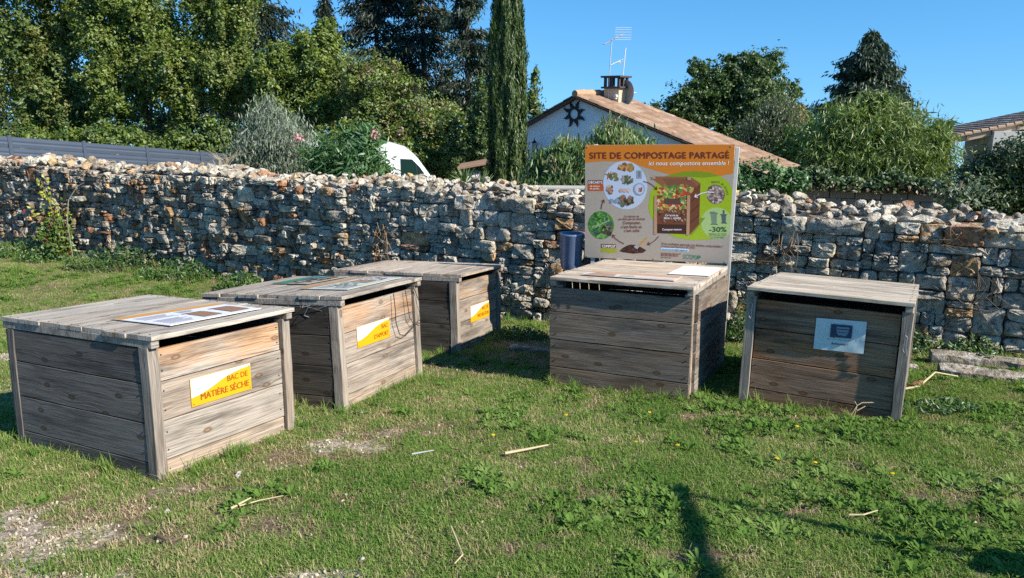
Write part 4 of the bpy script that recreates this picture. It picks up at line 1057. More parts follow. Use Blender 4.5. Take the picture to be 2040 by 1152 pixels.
# anthracite fence on the left
ANTH = plain('anthracite_metal', (.075, .095, .13), .38, .5, .2, .12, 2)
fr_ = empty('metal_fence', (-11.5, 21.5, -1.2)); tag(fr_, 'dark blue-grey metal panel fence behind the left end of the stone wall', 'fence')
FO = Vector(fr_.location)
P0 = Vector((-13.47, 19.8, 1.20)); P3 = Vector((-10.62, 25.1, .46)); stp = (P3 - P0) / 3
for i in range(-2, 8):
    p = P0 + stp * i; nrm = Vector((stp.y, -stp.x, 0)).normalized(); ang = math.atan2(stp.y, stp.x)
    MB().box(p - FO + Vector((0, 0, -1.0 + .015)), (.10, .08, 2.05), Matrix.Rotation(ang, 4, 'Z'), .004).build('post', ANTH, fr_)
    q = p + stp / 2; sl = math.atan2(stp.z, math.hypot(stp.x, stp.y)); L = stp.length - .10
    M = Matrix.Rotation(ang, 4, 'Z') @ Matrix.Rotation(-sl, 4, 'Y')
    for j in range(5):
        hgt = .28; zc = -.14 - .29 * j
        MB().add([M @ Vector((sx * L / 2, y_, z_)) + q - FO + Vector((0, 0, zc)) for sx in (-1, 1) for y_, z_ in ((-.012, -hgt / 2), (-.02, -hgt / 6), (-.008, 0), (-.02, hgt / 6), (-.012, hgt / 2 - .008), (0, hgt / 2), (.02, hgt / 2), (.02, -hgt / 2))],
                 [[i_, (i_ + 1) % 8, 8 + (i_ + 1) % 8, 8 + i_] for i_ in range(8)] + [list(range(8)), list(range(8, 16))[::-1]]).build('panel', ANTH, fr_)

# white van
VP = plain('white_paint', (.78, .79, .80), .3, .5, 0, .03, 2); GLASS = plain('tinted_glass', (.012, .035, .03), .5, .03, 0, .2, 1); RUBBER = plain('rubber', (.02, .02, .02), .8)
vhead = R(11); vn = empty('van', (-1.78, 22.9, -1.72), (0, 0, vhead)); tag(vn, 'white high-roof delivery van parked behind the oleander', 'van')
prof = [(-5.4, .35), (-.10, .35), (.05, .55), (.02, 1.0), (-.12, 1.18), (-.62, 1.36), (-1.22, 2.22), (-1.5, 2.46), (-1.95, 2.60), (-2.8, 2.66), (-5.2, 2.64), (-5.4, 2.5)]
bd = MB().prism(prof, -.98, .98); vb_ = link('body', bd.mesh('body', VP), vn)
bmv = bmesh.new(); bmv.from_mesh(vb_.data); bmesh.ops.bevel(bmv, geom=[e for e in bmv.edges if abs(e.verts[0].co.y) > .9 and abs(e.verts[0].co.y - e.verts[1].co.y) < .01 and max(e.verts[0].co.z, e.verts[1].co.z) > .9], offset=.12, segments=4, profile=.5, affect='EDGES')
for f in bmv.faces: f.smooth = True
bmv.to_mesh(vb_.data); bmv.free()
for sy in (-1, 1):
    y_ = sy * .985
    wd = [(-1.72, 1.38), (-.78, 1.38), (-1.16, 1.95), (-1.38, 2.18), (-1.72, 2.20)]
    w_ = MB().prism(wd, y_ - .006, y_ + .006).build('side_window', GLASS, vn)
    MB().prism([(-1.22, 1.38), (-1.18, 1.38), (-1.26, 2.04), (-1.30, 2.08)], y_ - .012, y_ + .012).build('window_bar', plain('van_trim', (.03, .035, .035), .5), w_)
    MB().prism([(-.32, .72), (-.06, .70), (-.10, 1.05), (-.36, 1.12)], y_ - .02, y_ + .006).build('headlight', plain('lamp_glass', (.6, .62, .64), .1), vn)
    for xw in (-.95, -4.4):
        wh = MB().lathe([(.001, -.12), (.20, -.12), (.33, -.10), (.35, 0), (.33, .10), (.001, .10)], 20); wh.v = [(v[0] + xw, v[2] + sy * .86, v[1] + .35) for v in wh.v]
        wheel = wh.build('wheel', RUBBER, vn, True)
        rm = MB().lathe([(.001, -.13), (.20, -.125), (.21, -.11)], 16); rm.v = [(v[0] + xw, (v[2]) * sy * -1 + sy * .86, v[1] + .35) for v in rm.v]; rm.build('rim', STEEL, wheel)
    MB().tube([(-1.05, sy * 1.0, 1.42), (-.98, sy * 1.14, 1.46)], .03, 6).box((-.98, sy * 1.16, 1.55), (.1, .16, .3), None, .03).build('mirror', RUBBER, vn)
MB().add([(-.66, -.84, 1.40), (-.66, .84, 1.40), (-1.24, .78, 2.22), (-1.24, -.78, 2.22), (-.68, -.84, 1.40), (-.68, .84, 1.40), (-1.27, .78, 2.22), (-1.27, -.78, 2.22)], [[0, 1, 2, 3], [7, 6, 5, 4], [0, 3, 7, 4], [1, 5, 6, 2], [3, 2, 6, 7], [0, 4, 5, 1]]).build('windshield', GLASS, vn).location.x = .05

# concrete block wall on the right, behind the stone wall
BLK = plain('concrete_block', (.20, .195, .18), .95, .1, 0, .25, 6, .5)
bw0, bw1 = Vector((4.6, 17.0, .27)), Vector((12.6, 14.6, .16)); bd_ = (bw1 - bw0); bl = bd_.length; ba = math.atan2(bd_.y, bd_.x)
bwall = empty('block_wall', ((bw0.x + bw1.x) / 2, (bw0.y + bw1.y) / 2, -1.8)); tag(bwall, 'grey concrete block wall under the ivy, behind the stone wall', 'wall'); BO = Vector(bwall.location)
bme = MB().box((0, 0, 0), (.492, .2, .192), None, .006).mesh('block', BLK); cnt = 0
for j in range(11):
    n_ = int(bl / .5)
    for i in range(n_):
        p = bw0 + bd_ * ((i + .5 + (.5 if j % 2 else 0)) / n_) + Vector((0, 0, -.1 - j * .2)) - BO
        if j < 6:
            o = link('block', bme, bwall); o.location = p; o.rotation_euler = (0, 0, ba); cnt += 1
MB().box((bw0 + bw1) / 2 - BO + Vector((0, .03, -.1 - 1.0)), (bl + .5, .17, 2.15), Matrix.Rotation(ba, 4, 'Z') @ Matrix.Rotation(-math.atan2(bd_.z, math.hypot(bd_.x, bd_.y)), 4, 'Y')).build('mortar_core', plain('mortar', (.16, .155, .145), .95, .1, 0, .2, 8), bwall)

# low rendered wall in front of the house shrubs
lw = empty('rendered_wall', (.75, 13.4, -1.7)); tag(lw, 'low beige rendered garden wall in front of the oleanders by the house', 'wall')
MB().box((0.35, 0, 1.12), (2.6, .2, 2.24), Matrix.Rotation(R(-4), 4, 'Z'), .01).build('wall', GREYREND, lw)
MB().box((0.35, 0, 2.27), (2.65, .26, .055), Matrix.Rotation(R(-4), 4, 'Z'), .01).build('coping', GREYREND, lw)
# and the low grey garden wall further left
lw2 = empty('rendered_wall', (-1.75, 17.0, -1.8)); tag(lw2, 'low grey garden wall right of the van, below the hedge', 'wall')
MB().box((0, 0, 1.02), (3.2, .2, 2.10), Matrix.Rotation(R(-6), 4, 'Z'), .01).build('wall', plain('bluegrey_render', (.20, .215, .23), .9), lw2)

# dark pergola right of the house
pg = empty('pergola', (9.2, 19.2, -2.35)); tag(pg, 'dark flat pergola roof between the house and the bamboo', 'pergola')
PGM = plain('navy_metal', (.02, .028, .05), .45, .4, .2)
MB().add([(-1.45, -.6, 2.56), (1.25, -1.0, 2.33), (1.25, 1.2, 2.33), (-1.45, 1.6, 2.56), (-1.45, -.6, 2.40), (1.25, -1.0, 2.26), (1.25, 1.2, 2.26), (-1.45, 1.6, 2.40)], [[0, 1, 2, 3], [7, 6, 5, 4], [0, 4, 5, 1], [1, 5, 6, 2], [2, 6, 7, 3], [3, 7, 4, 0]]).build('roof', PGM, pg)
for x, y, h in ((-1.3, -.5, 2.42), (1.1, -.9, 2.28), (1.1, 1.1, 2.28), (-1.3, 1.4, 2.42)): MB().box((x, y, h / 2), (.1, .1, h)).build('post', PGM, pg)
un = empty('wall_unit', (10.25, 18.0, -.05)); tag(un, 'small pale box shaped unit at the end of the pergola roof', 'box')
MB().box((0, 0, .09), (.32, .2, .17), None, .015).build('casing', plain('unit_plastic', (.62, .64, .66), .5), un); MB().tube([(-.15, 0, .16), (-.30, 0, .20), (-.5, .05, .19)], .03, 8).build('pipe', plain('unit_pipe', (.35, .38, .40), .5), un)
MB().box((0, .05, -.9), (.06, .06, 1.8)).build('stand', PGM, un)

# ------------------------------------------------------------------ foliage
BRIGHT = 1.7
def unit(v): return v / np.maximum(np.linalg.norm(v, axis=1, keepdims=True), 1e-9)
def leaf_mesh(name, P, N, L, Wd, tint, D=None, lean=0.0):
    n = len(P); N = unit(N)
    if D is None: D = RNG.normal(0, 1, (n, 3))
    D = unit(D - N * (D * N).sum(1, keepdims=True)); S = np.cross(N, D)
    L = np.broadcast_to(np.asarray(L, float), (n,))[:, None]; Wd = np.broadcast_to(np.asarray(Wd, float), (n,))[:, None]
    V = np.empty((n, 4, 3)); V[:, 0] = P - D * L * .5; V[:, 1] = P + S * Wd * .5 - N * Wd * .12; V[:, 2] = P + D * L * .5 - N * L * lean; V[:, 3] = P - S * Wd * .5 - N * Wd * .12
    F = np.arange(n * 4).reshape(n, 4)
    return mesh_np(name, V.reshape(-1, 3), F, np.repeat(tint, 4, 0), False, LEAF)
def tints(n, cols, clump=None, jit=.22):
    cols = np.array(cols, float)
    i = RNG.integers(0, len(cols), n) if clump is None else clump
    c = cols[i % len(cols)] * RNG.uniform(1 - jit, 1 + jit, (n, 1)); m = RNG.random(n) < .25
    c[m] = cols[RNG.integers(0, len(cols), m.sum())]
    return c
def crown_points(blobs, n, clump_r=.18, shell=(.62, 1.04), front=.45):
    """leaf points in clumps through ellipsoid blobs (cx,cy,cz,rx,ry,rz)"""
    B = np.array(blobs, float); w = (B[:, 3] * B[:, 5]); w = w / w.sum()
    P, N, C = [], [], []
    for b, ww in zip(B, w):
        nb = int(n * ww); nc = max(14, nb // 34)
        d = unit(RNG.normal(0, 1, (nc * 3, 3))); d = d[(d[:, 1] < .35) | (RNG.random(len(d)) < front)][:nc]; nc = len(d)
        r = RNG.uniform(shell[0], shell[1], nc)[:, None]
        lob = 1 + .16 * np.sin(3.1 * d[:, :1] * 2 + b[0]) * np.cos(4.3 * d[:, 2:3] + b[2])
        cen = d * r * lob
        k = RNG.integers(0, nc, nb); off = RNG.normal(0, clump_r, (nb, 3)) * (.6 + .8 * RNG.random((nc, 1)))[k]
        q = cen[k] + off
        P.append(b[:3] + q * b[3:6]); N.append(unit(d[k] * .9 + np.array([0, 0, .45]) + RNG.normal(0, .75, (nb, 3)))); C.append(k)
        nf = int(nb * .22); d = unit(RNG.normal(0, 1, (nf, 3))) * RNG.uniform(.15, .66, (nf, 1))      # inner leaves close the crown
        P.append(b[:3] + d * b[3:6]); N.append(unit(RNG.normal(0, 1, (nf, 3)) + np.array([0, -.6, .3]))); C.append(np.full(nf, -7))
    return np.concatenate(P), np.concatenate(N), np.concatenate(C)
def lumps(blobs, k):
    out = []
    for b in blobs:
        out.append((b[0], b[1], b[2], b[3] * .74, b[4] * .74, b[5] * .74))
        d = unit(RNG.normal(0, 1, (k, 3))); d[:, 1] = -np.abs(d[:, 1]) * np.where(RNG.random(k) < .75, 1, -1)
        for q in d:
            r = RNG.uniform(.26, .46); out.append((b[0] + q[0] * b[3] * .70, b[1] + q[1] * b[4] * .70, b[2] + q[2] * b[5] * .70, b[3] * r, b[4] * r, b[5] * r))
    return out
def trunk(parent, pts, r0, r1, limbs=(), name='trunk'):
    mb = MB(); k = len(pts); mb.tube(pts, [r0 + (r1 - r0) * i / (k - 1) for i in range(k)], 9)
    for a, b, ra, rb in limbs: 
        m_ = [(a[i] + b[i]) / 2 + random.uniform(-.08, .08) for i in range(3)]; mb.tube([a, m_, b], [ra, (ra + rb) / 2, rb], 6)
    return mb.build(name, BARK, parent, True)
def broadleaf(name, label, cat, base, blobs, n, L, cols, aspect=.5, clump=.16, group=None, shell=(.6, 1.04), D=None, lean=0.0, front=.4, limbs=True, size_jit=.35, tr=.16, lump=0):
    bz = float(gz(base[0], base[1])) if len(base) == 2 else base[2]
    root = empty(name, (base[0], base[1], bz)); tag(root, label, cat, group)
    P, N, C = crown_points(lumps(blobs, lump) if lump else blobs, n, clump, shell, front); o = np.array(root.location)
    Ls = L * RNG.uniform(1 - size_jit, 1 + size_jit, len(P)); Ls[C == -7] *= 1.9; Ws = Ls * aspect; Ws[C == -7] = Ls[C == -7] * max(aspect, .5)
    Dv = None
    if D == 'up': Dv = RNG.normal(0, .45, (len(P), 3)) + np.array([0, 0, 1.0])
    if D == 'droop': Dv = N * .6 + RNG.normal(0, .5, (len(P), 3)) - np.array([0, 0, .8]); 
    if D in ('up', 'droop'): N = unit(np.cross(Dv, RNG.normal(0, 1, (len(P), 3)))); N = np.where(N[:, 1:2] > 0, -N, N)
    link('crown', leaf_mesh('crown', P - o, N, Ls, Ws, tints(len(P), cols, C) * BRIGHT, Dv, lean), root)
    B = np.array(blobs); c = B[:, :3].mean(0) - o; h = max(.5, c[2])
    lm = []
    if limbs:
        for b in blobs[:7]:
            lm.append(((c[0] * .5, c[1] * .5, h * .55), (b[0] - o[0], b[1] - o[1], b[2] - o[2] + b[5] * .3), tr * .45, .015))
    trunk(root, [(0, 0, -.2), (c[0] * .3, c[1] * .3, h * .35), (c[0] * .7, c[1] * .7, h), (c[0], c[1], h + B[:, 5].max() * .6)], tr, .03, lm)
    return root

OLIVEG = [(.080, .108, .020), (.062, .092, .018), (.100, .122, .026), (.045, .074, .017), (.110, .116, .030)]
YELG = [(.100, .135, .020), (.075, .112, .019), (.125, .150, .027), (.056, .090, .017)]
MIDG = [(.045, .080, .018), (.060, .095, .022), (.035, .062, .016), (.075, .10, .025)]
DARKG = [(.020, .038, .014), (.028, .050, .017), (.014, .028, .012), (.036, .058, .020)]
# tall ash-like trees behind the fence
GT = 'tall trees behind the fence'
broadleaf('ash_tree', 'tall olive green tree filling the top left corner', 'tree', (-18.5, 31), [(-20.5, 31, 4.6, 3.0, 2.4, 3.4), (-18.2, 30.4, 2.6, 2.2, 2, 2.2), (-17.2, 31, 5.8, 2.0, 2, 2.3), (-19, 30.5, 7.2, 2.4, 2, 2.0)], 36000, .145, OLIVEG, .5, .13, GT, lump=9)
broadleaf('ash_tree', 'tall yellow-olive tree, second from the left behind the fence', 'tree', (-14.6, 30), [(-15.4, 30, 4.4, 1.9, 1.8, 2.8), (-13.6, 29.6, 3.6, 1.7, 1.7, 2.4), (-14.4, 29.8, 6.2, 1.8, 1.7, 2.0), (-15.2, 29.3, 2.4, 1.6, 1.5, 1.6)], 32000, .135, OLIVEG[:3] + YELG[:2], .5, .13, GT, lump=9)
broadleaf('ash_tree', 'tall olive tree whose straight right edge meets the sky', 'tree', (-10.7, 29), [(-11.4, 29, 4.3, 1.6, 1.5, 2.6), (-10.2, 28.8, 5.6, 1.05, 1.3, 2.3), (-10.4, 28.8, 2.9, 1.5, 1.5, 2.0), (-12.6, 28.6, 3.0, 1.4, 1.3, 2.0)], 32000, .13, OLIVEG + YELG[:1], .5, .13, GT, lump=9)
broadleaf('ash_tree', 'yellow-green pointed tree left of the dark conifers', 'tree', (-7.2, 28), [(-7.0, 28, 3.6, 1.3, 1.3, 1.5), (-7.4, 28, 2.4, 1.9, 1.7, 1.6), (-8.6, 27.8, 3.0, 1.0, 1.2, 1.3), (-6.9, 28.2, 4.4, .62, .8, .75), (-8.4, 27.6, 1.6, 1.4, 1.3, 1.2)], 34000, .125, YELG + OLIVEG[:2], .5, .14, GT, lump=9)
broadleaf('ash_tree', 'sprawling yellow-green tree above the white van', 'tree', (-4.4, 27), [(-5.0, 27, 2.5, 1.6, 1.4, 1.5), (-3.4, 26.8, 1.6, 1.6, 1.3, 1.4), (-2.2, 26.7, .9, 1.2, 1.1, 1.2), (-4.6, 26.6, 1.0, 1.8, 1.3, 1.3), (-2.9, 26.5, .0, 1.6, 1.0, 1.0)], 36000, .12, YELG[:3] + MIDG[:2] + [(.12, .10, .05)], .5, .15, GT, lump=9)
# bramble and ivy hedge along the fence
HB = [(-20.5 + (i % 14) * 1.25 + random.uniform(-.3, .3), 25.6 + (i % 14) * .16 + random.uniform(-.3, .3), .85 + random.uniform(-.25, .3) - (i % 14) * .06 - 1.1 * (i // 14), 1.3, 1.0, 1.2) for i in range(28)]
broadleaf('bramble_hedge', 'dense green bramble hedge just above the metal fence', 'hedge', (-10.5, 26.6), HB, 70000, .12, MIDG + YELG[:2], .6, .13, None, (.55, 1.03), limbs=False, tr=.05, lump=6)
HB = [(-6.0 + i * 1.0 + random.uniform(-.2, .2), 25.0 + random.uniform(-.3, .3), .35 + random.uniform(-.25, .25) - i * .11, 1.0, .8, .95) for i in range(6)]
broadleaf('bramble_hedge', 'green and yellowish hedge behind the oleander and the van', 'hedge', (-4.0, 25.2), HB, 24000, .12, MIDG[:2] + YELG, .55, .13, None, (.55, 1.03), limbs=False, tr=.05, lump=6)
broadleaf('laurel_bush', 'dark green bush between the van and the cypress', 'bush', (-1.5, 24.2), [(-1.6, 24.2, .2, .85, .7, .95), (-1.0, 23.8, .9, .65, .6, 1.1), (-.9, 24.0, 2.0, .55, .5, 1.0), (-2.0, 24.5, 1.1, .6, .5, .9)], 15000, .10, MIDG + DARKG[3:], .5, .15, None, tr=.07, lump=9)

def conifer(name, label, base, top, rad, n, cols, L=.42, wd=.10, droop=.35, group=None, bottom=None, gaps=1.0, tiers=30):
    bz = float(gz(*base)); root = empty(name, (base[0], base[1], bz)); tag(root, label, 'tree', group)
    h = top - bz; lo = (bottom - bz if bottom is not None else .6)
    P, D, C = [], [], []; per = n // tiers
    br = MB()
    for i in range(tiers):
        t = (i + RNG.uniform(0, 1)) / tiers; z = lo + (h - lo) * t; rr = rad * (1 - t) ** .75 + .12
        nbr = RNG.integers(4, 7); az = RNG.uniform(0, 6.28, nbr)
        for a in az:
            ln = rr * RNG.uniform(.65, 1.12); m = max(6, int(per / nbr)); q = RNG.random(m) ** .6
            wdt = .16 * ln + .10
            px = np.cos(a) * q * ln + RNG.normal(0, wdt, m) * .7; py = np.sin(a) * q * ln + RNG.normal(0, wdt, m) * .7
            pz = z + .18 * q * ln - droop * (q * ln) ** 2 / max(ln, .3) + RNG.normal(0, .09, m) - np.abs(RNG.normal(0, .16, m))
            P.append(np.stack([px, py, pz], 1)); D.append(np.stack([np.cos(a) * .5 + RNG.normal(0, .35, m), np.sin(a) * .5 + RNG.normal(0, .35, m), -.55 + RNG.normal(0, .3, m)], 1)); C.append(np.full(m, RNG.integers(0, 9)))
            br.tube([(0, 0, z), (math.cos(a) * ln * .5, math.sin(a) * ln * .5, z + .06 * ln), (math.cos(a) * ln * .95, math.sin(a) * ln * .95, z + .18 * ln - droop * ln)], [.035, .022, .008], 4, False)
    P, D, C = np.concatenate(P), np.concatenate(D), np.concatenate(C); N = np.cross(D, RNG.normal(0, 1, D.shape))
    link('crown', leaf_mesh('crown', P, N, L * RNG.uniform(.6, 1.3, len(P)), wd * RNG.uniform(.7, 1.2, len(P)), tints(len(P), cols, C), D), root)
    trunk(root, [(0, 0, -.2), (.05, 0, h * .5), (0, 0, h)], .24, .03); br.build('branches', BARK, root)
    return root
PINE = [(.016, .030, .017), (.024, .042, .021), (.012, .021, .014), (.034, .056, .025)]
GC = 'dark conifers behind the trees'
conifer('cedar_tree', 'dark conifer behind the olive trees, top left', (-13.2, 40), 11.0, 3.2, 22000, PINE, .32, .075, .3, GC, 1.0)
conifer('cedar_tree', 'slender dark conifer tip standing in the sky gap', (-9.7, 40), 7.7, 1.2, 6000, PINE, .28, .07, .3, GC, 1.0)
conifer('cedar_tree', 'broad dark conifer just right of the sky gap', (-7.3, 41), 12.5, 2.9, 22000, PINE, .32, .075, .35, GC, 2.0)
conifer('cedar_tree', 'dark conifer in the middle of the group, sky showing through', (-4.7, 40), 12.0, 2.4, 17000, PINE, .32, .075, .35, GC, 1.5)
conifer('cedar_tree', 'dark blue-green conifer beside the tall cypress', (-2.2, 37), 11.0, 2.0, 22000, PINE[:2] + [(.036, .062, .032), (.046, .074, .036)], .28, .07, .3, GC, -.5)

def cypress(base, top, rad):
    bz = float(gz(*base)); root = empty('cypress_tree', (base[0], base[1], bz)); tag(root, 'tall narrow columnar cypress left of the white house', 'tree')
    n = 40000; h = top - bz; t = RNG.random(n) ** .85; a = RNG.uniform(0, 6.28, n)
    prof = rad * (1.06 - .22 * t) * np.clip((1 - t) / .34, 0, 1) ** .6 * (.72 + .28 * np.clip(t / .22, 0, 1))
    flute = 1 + .13 * np.sin(a * 7 + t * 9) + .09 * np.sin(a * 13 - t * 23) + .06 * np.sin(a * 4 + t * 60)
    r = prof * flute * RNG.uniform(.80, 1.07, n)
    P = np.stack([np.cos(a) * r, np.sin(a) * r, .25 + t * (h - .25)], 1)
    D = np.stack([np.cos(a) * .22 + RNG.normal(0, .16, n), np.sin(a) * .22 + RNG.normal(0, .16, n), np.ones(n)], 1)
    N = np.stack([np.cos(a), np.sin(a), np.zeros(n)], 1) + RNG.normal(0, .55, (n, 3))
    cols = [(.055, .10, .022), (.078, .125, .028), (.038, .070, .018), (.10, .145, .034)]
    link('crown', leaf_mesh('crown', P, N, RNG.uniform(.08, .20, n), RNG.uniform(.02, .04, n), tints(n, cols, (np.floor(a * 9) + np.floor(t * 30)).astype(int)), D), root)
    m = 700; zz = np.linspace(.2, h * .97, m // 10); core = MB()      # dense inner twigs
    core.tube([(0, 0, .1), (0, 0, h * .2), (0, 0, h * .6), (0, 0, h * .97)], [rad * .5, rad * .62, rad * .6, .04], 10)
    link('inner_twigs', core.mesh('inner_twigs', plain('dark_twigs', (.012, .018, .008), .95)), root)
    trunk(root, [(0, 0, -.2), (0, 0, h * .4), (0, 0, h * .9)], .12, .03)
cypress((-.10, 16.5), 5.7, .40)
broadleaf('young_tree', 'thin branches of a young tree peeping out right of the cypress', 'tree', (.75, 20.4), [(.55, 20.4, 2.1, .28, .3, .5), (.75, 20.4, 1.6, .35, .3, .4), (.62, 20.4, 2.75, .12, .2, .3)], 1500, .10, MIDG, .35, .2, None, tr=.04)

# far woodland closing the view between the trees
WB = [(-34 + (i % 15) * 2.05 + random.uniform(-.6, .6), 47 + random.uniform(-2, 2), 1.6 + random.uniform(-.6, .6) - 3.4 * (i // 15), 2.7, 1.8, 2.6) for i in range(30)]
P, N, C = crown_points(lumps(WB, 5), 52000, .16); wood_ = link('woodland', leaf_mesh('woodland', P, N, .26 * RNG.uniform(.7, 1.3, len(P)), .15, tints(len(P), MIDG[:3] + DARKG, C) * 1.3)); tag(wood_, 'distant green woodland glimpsed between the trees on the left', 'woodland', kind='stuff')
# grey-green olive and oleanders behind the wall
SILVER = [(.105, .135, .095), (.13, .155, .115), (.08, .105, .072), (.155, .175, .135)]
broadleaf('olive_tree', 'silvery grey-green olive bush above the left half of the stone wall', 'tree', (-5.5, 17), [(-5.5, 17, 1.15, .75, .7, .70), (-6.0, 17.1, .75, .7, .6, .6), (-5.0, 17.0, .75, .65, .6, .65), (-5.6, 17, 1.75, .42, .4, .42), (-5.2, 17, .2, .8, .6, .6), (-6.1, 17, .1, .8, .6, .6)], 26000, .115, SILVER, .2, .2, None, (.5, 1.05), 'up', tr=.08)
OLEA = [(.035, .085, .028), (.050, .105, .034), (.026, .062, .022), (.065, .12, .040)]
ole = broadleaf('oleander_bush', 'dark green oleander with two pink flowers in front of the van', 'bush', (-3.15, 15), [(-3.2, 15, .95, .62, .6, .55), (-3.75, 15.0, .85, .52, .5, .5), (-2.82, 15, .62, .36, .5, .42), (-3.3, 14.9, .4, .72, .6, .5), (-3.0, 15.1, 1.35, .40, .4, .30)], 11000, .17, OLEA, .19, .2, None, (.35, 1.05), None, .06, .6, tr=.06)
oo = Vector(ole.location)
for fx_, fz_ in ((-4.25, 1.40), (-2.72, 1.47)):
    k = 26; P = RNG.normal(0, .05, (k, 3)) + np.array([fx_, 14.7, fz_]) - np.array(oo); link('flower', leaf_mesh('flower', P, RNG.normal(0, 1, (k, 3)), .07, .055, np.tile(np.array([[.55, .28, .27]]), (k, 1)) * RNG.uniform(.8, 1.2, (k, 1))), ole)
OLE2 = [(.055, .105, .030), (.075, .125, .038), (.040, .080, .024), (.10, .135, .045), (.12, .12, .06)]
broadleaf('oleander_bush', 'leafy oleander left of the board, in front of the white gable', 'bush', (.95, 14.6), [(.95, 14.6, .92, .45, .5, .42), (1.3, 14.6, .85, .5, .5, .45), (.62, 14.7, .62, .34, .4, .36), (1.0, 14.5, .45, .75, .5, .5)], 10000, .15, OLE2, .22, .2, None, (.4, 1.06), 'up', 0, .6, tr=.05)
broadleaf('oleander_bush', 'tall oleander right behind the top left corner of the board', 'bush', (2.0, 14.9), [(2.12, 14.9, 1.25, .50, .5, .50), (2.5, 14.9, 1.05, .45, .5, .45), (1.75, 14.8, .82, .42, .4, .42), (2.1, 14.9, .5, .8, .5, .6)], 10000, .15, OLE2, .22, .2, None, (.4, 1.06), 'up', 0, .6, tr=.05)
# spiky yuccas left of the cypress
for q, (x, y, lab) in enumerate(((-1.0, 15.6, 'spiky pale green yucca just left of the white shed'), (-.62, 15.2, 'spiky green yucca just left of the cypress foot'))):
    bz = float(gz(x, y)); root = empty('yucca_plant', (x, y, bz)); tag(root, lab, 'plant')
    k = 46; a = RNG.uniform(0, 6.28, k); e = RNG.uniform(.15, 1.3, k); D = np.stack([np.cos(a) * np.cos(e), np.sin(a) * np.cos(e), np.sin(e)], 1); zt = (.52 - q * .05) - bz - .1
    link('leaves', leaf_mesh('leaves', np.array([0, 0, zt]) + D * .19, np.cross(D, RNG.normal(0, 1, (k, 3))), .40, .035, tints(k, [(.10, .16, .05), (.14, .20, .06)]), D), root)
    trunk(root, [(0, 0, -.1), (0, 0, zt * .5), (0, 0, zt)], .09, .07)

# trees on the right
broadleaf('oak_tree', 'large round dark green holm oak behind the roof', 'tree', (8.4, 30), [(9.2, 30, 2.4, 2.0, 1.8, 1.7), (7.2, 30, 2.0, 1.7, 1.6, 1.35), (6.1, 29.6, 1.35, 1.4, 1.3, 1.15), (5.3, 29.4, .9, .9, 1.0, .9), (10.5, 29.8, 2.0, 1.2, 1.4, 1.2), (8.2, 29.6, 2.9, 1.5, 1.4, 1.15), (9.6, 29.6, 3.2, 1.1, 1.2, .85), (8.6, 29, .8, 2.4, 1.4, 1.4), (10.6, 29.2, .9, 1.4, 1.2, 1.2)], 52000, .125, DARKG[1:2] + DARKG[3:] + MIDG[:3], .5, .12, None, tr=.25, lump=9)
broadleaf('olive_tree', 'grey-green tree in front of the oak, right of the roof', 'tree', (8.9, 24), [(8.5, 24, 1.35, .8, .8, .95), (8.9, 24, .7, .95, .9, .9), (8.0, 24, .8, .7, .7, .7)], 11000, .11, [(.075, .09, .05), (.095, .11, .06), (.055, .068, .036)], .3, .2, None, (.45, 1.05), 'up', tr=.09)
broadleaf('hedge_tree', 'bright green leafy tree between the roof and the bamboo', 'tree', (9.0, 22), [(8.7, 22, .75, .7, .7, .75), (9.6, 22.2, .9, .8, .8, .85), (9.1, 22, .1, 1.0, .8, .8), (10.2, 22.4, 1.2, .6, .6, .7)], 15000, .11, [(.05, .095, .018), (.065, .115, .022), (.035, .065, .015)], .5, .15, None, tr=.08)
bsh = broadleaf('autumn_shrub', 'small orange tinted shrub above the green trees', 'bush', (9.35, 24.6), [(9.5, 24.6, 1.65, .22, .3, .34)], 500, .10, [(.20, .13, .03), (.14, .12, .03), (.22, .16, .05)], .5, .2, None, tr=.05)
conifer('blue_cedar', 'conical dark blue-green conifer against the sky on the right', (17.9, 38), 5.3, 3.7, 46000, [(.028, .052, .030), (.036, .066, .036), (.020, .038, .024), (.046, .078, .042)], .30, .085, .06, None, -2.0, 1, 60)
BAMB = [(.080, .125, .030), (.105, .150, .038), (.060, .098, .024), (.13, .155, .05)]
bam = broadleaf('bamboo_clump', 'pale green arching bamboo clump on the right', 'bamboo', (9.8, 20), [(9.4, 20, 1.45, .95, .8, .78), (10.4, 20, 1.15, 1.05, .8, .85), (11.3, 19.9, .75, .7, .7, .75), (8.6, 20, .85, .8, .7, .7), (9.8, 19.8, .45, 1.6, .8, .8), (9.7, 20, 2.05, .45, .4, .34), (11.0, 19.8, .1, .9, .7, .6), (11.6, 20, 1.3, .28, .4, .4)], 22000, .22, BAMB, .15, .22, None, (.45, 1.06), 'droop', .1, .5, True, .35, .03)
broadleaf('laurel_bush', 'glossy green shrub under the roof eave right of the board', 'bush', (5.2, 15.4), [(5.3, 15.4, .55, .5, .4, .35), (5.9, 15.5, .45, .4, .4, .3), (4.8, 15.3, .4, .4, .4, .4)], 5000, .10, OLEA, .5, .2, None, tr=.05)
broadleaf('laurel_bush', 'dense dark green shrub at the right edge above the block wall', 'bush', (8.6, 12.2), [(8.3, 12.2, 1.0, .55, .5, .5), (7.75, 12.2, .75, .4, .4, .4), (8.7, 12.1, .6, .5, .5, .5), (8.0, 12.2, .45, .6, .5, .45), (8.95, 12.3, 1.25, .5, .5, .4)], 15000, .075, [(.022, .042, .014), (.032, .056, .018), (.045, .072, .022), (.016, .030, .012)], .45, .17, None, tr=.06)
